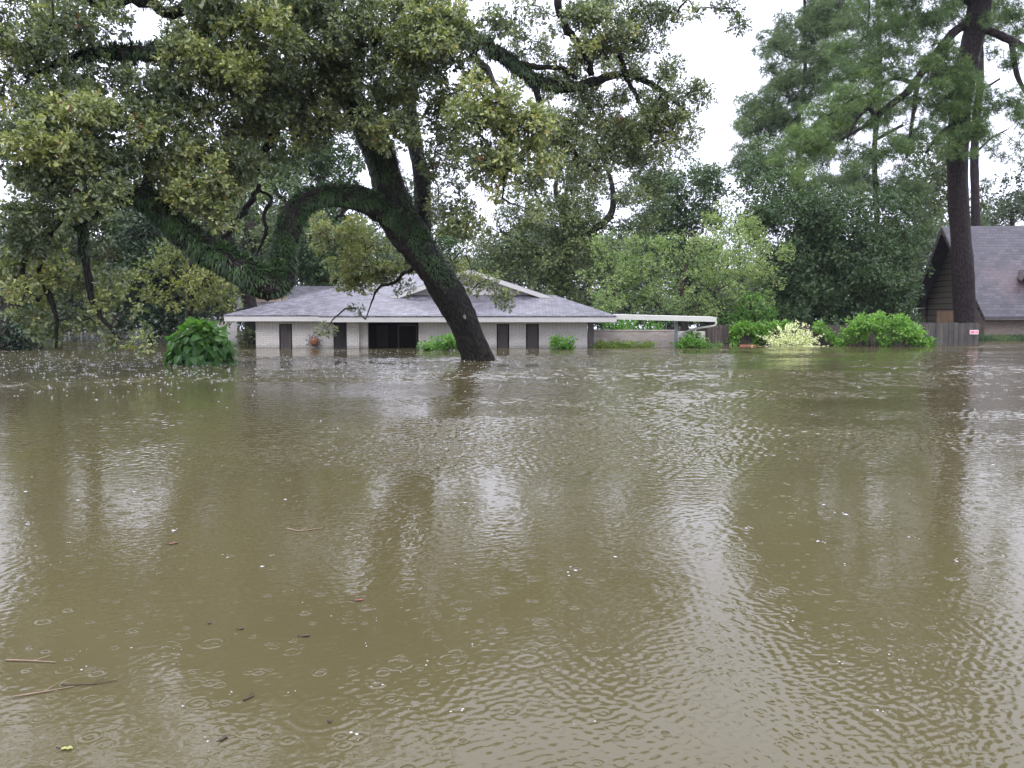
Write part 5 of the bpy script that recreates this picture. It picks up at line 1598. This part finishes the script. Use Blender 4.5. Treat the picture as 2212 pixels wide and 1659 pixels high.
def cream_shrub():
    rng = np.random.default_rng(89)
    Y = 46.0
    t = thing('plumed_shrub', 'cream white plumed shrub spreading on the water before the brown fence', 'shrub', (XW(1705, Y), Y, 0))
    lv = Leaves()
    wd = Wood()
    for k in range(150):
        a = rng.uniform(-1, 1)
        x0 = XW(1708, Y) + rng.normal(0, .35)
        ln = rng.uniform(.6, 1.9) * (1 - .35 * abs(a))
        el = rng.uniform(.12, 1.25) * (1 - .55 * abs(a)) + .08
        d = np.array((math.cos(el) * (a if abs(a) > .2 else a * 2), rng.uniform(-.5, .3), math.sin(el)))
        d /= np.linalg.norm(d)
        p0 = np.array((x0, Y + rng.uniform(-.3, .3), -.05))
        q = [p0 + d * ln * f - np.array((0, 0, .25 * f * f * ln * .6)) for f in (0, .35, .7, 1.0)]
        wd.add(q, [.014, .011, .008, .004], 4)
        n = int(26 * ln)
        f = rng.uniform(.15, 1, n)
        c = p0 + d * ln * f[:, None] - np.array((0, 0, 1)) * (.15 * f * f * ln)[:, None] + rng.standard_normal((n, 3)) * .05
        c[:, 2] = np.maximum(c[:, 2], .0)
        dd = nrm(d + rng.standard_normal((n, 3)) * .7)
        nn = nrm(rng.standard_normal((n, 3)) + np.array((0, -.6, .6)))
        lv.add(c, dd, nn, rng.uniform(.07, .15, n), rng.uniform(0, 1, n), np.full(n, rng.uniform(.2, 1)))
    n = 500   # floating skirt of fallen plumes
    c = np.stack([rng.normal(XW(1715, Y), .75, n), rng.normal(Y - .45, .14, n), rng.uniform(.0, .04, n)], 1)
    lv.add(c, nrm(rng.standard_normal((n, 3)) * np.array((1, 1, .15))), nrm(rng.standard_normal((n, 3)) * .3 + np.array((0, 0, 1))), rng.uniform(.06, .13, n), rng.uniform(.3, 1, n), np.full(n, .8))
    lv.build('plumes', LEAF_V, LEAF_F, M['cream'], t)
    wd.build('stems', M['twig'], t)


cream_shrub()


def broad_bush():
    rng = np.random.default_rng(90)
    Y = 28.2
    c0 = P(434, 787, Y)
    t = thing('broad_leaved_bush', 'dome of large heart shaped leaves standing alone in the water before the house', 'bush', (c0[0], Y, 0))
    rx, rz = 62 / FP * Y, 92 / FP * Y
    lv = Leaves()
    n = 720
    th = rng.uniform(0, 2 * math.pi, n)
    u = rng.uniform(0, 1, n)
    zz = u ** .9
    rad = np.sqrt(np.clip(1 - zz ** 2.6, 0, 1)) * (1 + .08 * rng.standard_normal(n)) + .03
    lop = 1 + .12 * (1 - zz)
    q = np.stack([np.cos(th) * rad * lop, np.sin(th) * rad * .8, zz], 1)
    inner = rng.uniform(.62, 1.03, n)
    c = np.array((c0[0], Y, -.02)) + q * np.array((rx, rx, rz)) * np.stack([inner, inner, .25 + .75 * inner], 1)
    out = nrm(q * np.array((1, 1, .6)))
    d = nrm(out * .5 - np.array((0, 0, 1.0)) * (1 - .9 * zz[:, None] ** 2) + rng.standard_normal((n, 3)) * .35)
    nn = nrm(out + np.array((0, 0, .5)) + rng.standard_normal((n, 3)) * .25)
    up_ = np.clip(zz * .8 + rng.normal(0, .15, n), 0, 1)  # light from above put into the leaf tone: paler toward the top
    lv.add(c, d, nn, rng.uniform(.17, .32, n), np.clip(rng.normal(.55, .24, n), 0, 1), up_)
    lv.build('foliage', HEART_V, HEART_F, M['broad'], t)
    wd = Wood()
    for k in range(46):
        j = int(rng.integers(n))
        p = np.array((c0[0] + rng.normal(0, .2), Y + rng.normal(0, .2), -.4))
        wd.add([p, (p + c[j]) / 2 + np.array((0, 0, .25)), c[j]], [.018, .014, .006], 5)
    wd.build('stems', M['twig'], t)


broad_bush()


# ------------------------------------------------------------------ rainy air
def haze():
    m = bpy.data.materials.new('rainy_air')
    m.use_nodes = True
    t = m.node_tree
    t.nodes.clear()
    o = t.nodes.new('ShaderNodeOutputMaterial')
    v = t.nodes.new('ShaderNodeVolumePrincipled')
    v.inputs['Color'].default_value = (0.90, 0.94, 1.0, 1)
    v.inputs['Density'].default_value = 0.00015
    t.links.new(v.outputs[0], o.inputs['Volume'])
    x = MB().box(-160, 170, -30, 190, -2.4, 46).build('haze', m)
    tag(x, 'thin grey rain haze in the air', kind='stuff')


haze()

# ------------------------------------------------------------------ rain splashes and drifting litter
def splashes():
    rng = np.random.default_rng(95)
    V, lens, idx = [], [], []
    nv = 0
    ico = []
    for a in range(6):
        ico.append((math.cos(a * math.pi / 3), math.sin(a * math.pi / 3), 0))
    ico = np.array(ico + [(0, 0, 1), (0, 0, -.7)])
    fc = [(a, (a + 1) % 6, 6) for a in range(6)] + [((a + 1) % 6, a, 7) for a in range(6)]

    def blob(p, s, sz):
        nonlocal nv
        v = ico * np.array((s, s, sz)) + p
        V.append(v)
        for f in fc:
            lens.append(3); idx.extend([nv + i for i in f])
        nv += len(ico)
    spots = []
    for _ in range(900):      # broad belt in front of the house
        y = 757 + abs(rng.normal(0, 26)); spots.append((rng.uniform(-40, 1500), y))
    for _ in range(420):      # thick patches left of the trunk
        spots.append((rng.normal(760, 140), 772 + abs(rng.normal(0, 22))))
        spots.append((rng.normal(260, 170), 775 + abs(rng.normal(0, 34))))
    for _ in range(150):
        spots.append((rng.uniform(1000, 2212), 765 + abs(rng.normal(0, 60))))
    for _ in range(30):
        spots.append((rng.uniform(0, 2212), rng.uniform(840, 1250)))
    for _ in range(90):  # small near flecks: pale blobs stand in for glints on the water
        x, y = rng.uniform(0, 2212), rng.uniform(1020, 1659)
        if x > 900 and rng.uniform() < .5: continue
        Y = WY(y)
        p = np.array((XW(x, Y), Y, 0))
        s_ = rng.uniform(.002, .0065)
        for _k in range(int(rng.integers(1, 4))):
            blob(p + np.array((rng.normal(0, .02), rng.normal(0, .02), 0)), s_ * rng.uniform(.6, 1.6), s_ * .5)
    spots += [(145, 832), (150, 822), (206, 826), (300, 852), (727, 925), (80, 793), (1505, 756), (1120, 790)]
    for x, y in spots:
        if y < 754 or y > 1300: continue
        Y = WY(y)
        p = np.array((XW(x, Y), Y, 0))
        k = rng.uniform(.55, 1.25) * min(1, .35 + Y / 36)
        blob(p + (0, 0, .002), rng.uniform(.018, .040) * k, .010 * k)
        if rng.uniform() < .3:
            h = rng.uniform(.015, .045) * k
            blob(p + (rng.normal(0, .012), rng.normal(0, .012), h * .6), .009 * k, h * .7)
            blob(p + (rng.normal(0, .02), 0, h * 1.5), .009 * k, .010 * k)
        if rng.uniform() < .5:
            for _ in range(3):
                blob(p + np.array((rng.normal(0, .08), rng.normal(0, .08), .003)) * k + np.array((0, 0, .001)), rng.uniform(.010, .022) * k, .006 * k)
    me = np_mesh('splashes_and_glints', np.vstack(V), lens, idx, smooth=True)
    tag(link_mesh('splashes_and_glints', me, M['splash']), 'splashes thrown up by raindrops and flecks standing for white glints on the flood water', kind='stuff')


splashes()

M['leaf_red'] = plain('sodden_red_leaf', (0.15, 0.055, 0.04), .5, .3, 40)
M['leaf_dark'] = plain('sodden_dark_leaf', (0.05, 0.035, 0.02), .6, .4, 40)
M['leaf_yellow'] = plain('floating_yellow_leaf', (0.26, 0.27, 0.08), .5, .2, 40)
M['stick'] = plain('floating_tan_stick', (0.20, 0.145, 0.095), .6, .3, 20)


def drift_leaf(x, y, size, rot, mat, label, group=None):
    Y = WY(y)
    x0 = XW(x, Y)
    t = thing('floating_leaf', label, 'leaf', (x0, Y, 0), group)
    cs, sn = math.cos(rot), math.sin(rot)
    m = MB()
    tops = []
    for vx, vy, vz in OAK_V:
        a, b = (vx - .5) * size, vy * size
        tops.append(np.array((x0 + a * cs - b * sn, Y + a * sn + b * cs, .006 + vz * size * .5)))
    for f in OAK_F:
        m.face([tops[i] for i in f])
        m.face([tops[i] - np.array((0, 0, .003)) for i in f[::-1]])
    m.build('blade', mat, t)
    st_ = np.array((x0 - .5 * size * cs, Y - .5 * size * sn, .006))
    MB().tube([st_, st_ - np.array((cs, sn, 0)) * size * .35 + np.array((0, 0, .004))], [.0025, .002], 5).build('stalk', M['twig'], t)


def drift_stick(pts, r, mat, label):
    q = []
    for x, y in pts:
        Y = WY(y); q.append((XW(x, Y), Y, .006))
    t = thing('floating_twig', label, 'twig', q[0])
    pth, rr = smooth_path(q, [r * (1 - .5 * k / (len(q) - 1)) for k in range(len(q))], 4)
    MB().tube(pth, rr, 6).build('stick', mat, t, smooth=True)
    k = len(pth) // 2
    d = np.array(pth[k + 1]) - np.array(pth[k]); d /= np.linalg.norm(d)
    MB().tube([pth[k], pth[k] + d * .05 + np.array((-d[1], d[0], .15)) * .05], [r * .6, r * .3], 5).build('side_twig', mat, t)


drift_leaf(767, 1298, .055, .2, M['leaf_red'], 'red leaf floating alone right of the open water centre left')
drift_leaf(362, 1175, .07, .8, M['leaf_red'], 'dull red leaf floating far out in front of the broad leaved bush')
drift_leaf(458, 1597, .045, 1.2, M['leaf_dark'], 'dark rolled leaf floating near the bottom edge of the photo')
drift_leaf(648, 1375, .05, .4, M['leaf_dark'], 'dark crumpled leaf floating beside a raindrop ring')
drift_leaf(697, 1559, .03, 2.0, M['leaf_dark'], 'tiny round black leaf scrap floating low left of centre')
drift_leaf(106, 1619, .045, .1, M['leaf_yellow'], 'yellow green leaf floating in the bottom left corner')
drift_leaf(505, 1360, .03, .6, M['leaf_dark'], 'small black leaf scrap floating left of the crumpled leaf')
drift_leaf(436, 1347, .03, 1.6, M['leaf_dark'], 'small dark leaf scrap floating above the yellow leaf, farther out')
drift_stick([(-20, 1428), (40, 1430), (90, 1433)], .005, M['stick'], 'thick pinkish tan stick floating at the left edge')
drift_stick([(-10, 1508), (60, 1497), (130, 1485)], .004, M['stick'], 'long pale tan stick lying aslant near the bottom left corner')
drift_stick([(100, 1482), (170, 1480), (225, 1472)], .0035, M['leaf_dark'], 'thin dark twig floating beyond the long pale stick')
drift_stick([(612, 1143), (640, 1148), (690, 1142)], .007, M['stick'], 'reddish twig with curled end floating in the middle left water')
drift_stick([(505, 1515), (518, 1510), (530, 1505)], .005, M['leaf_dark'], 'short stubby dark twig floating above the dark rolled leaf')
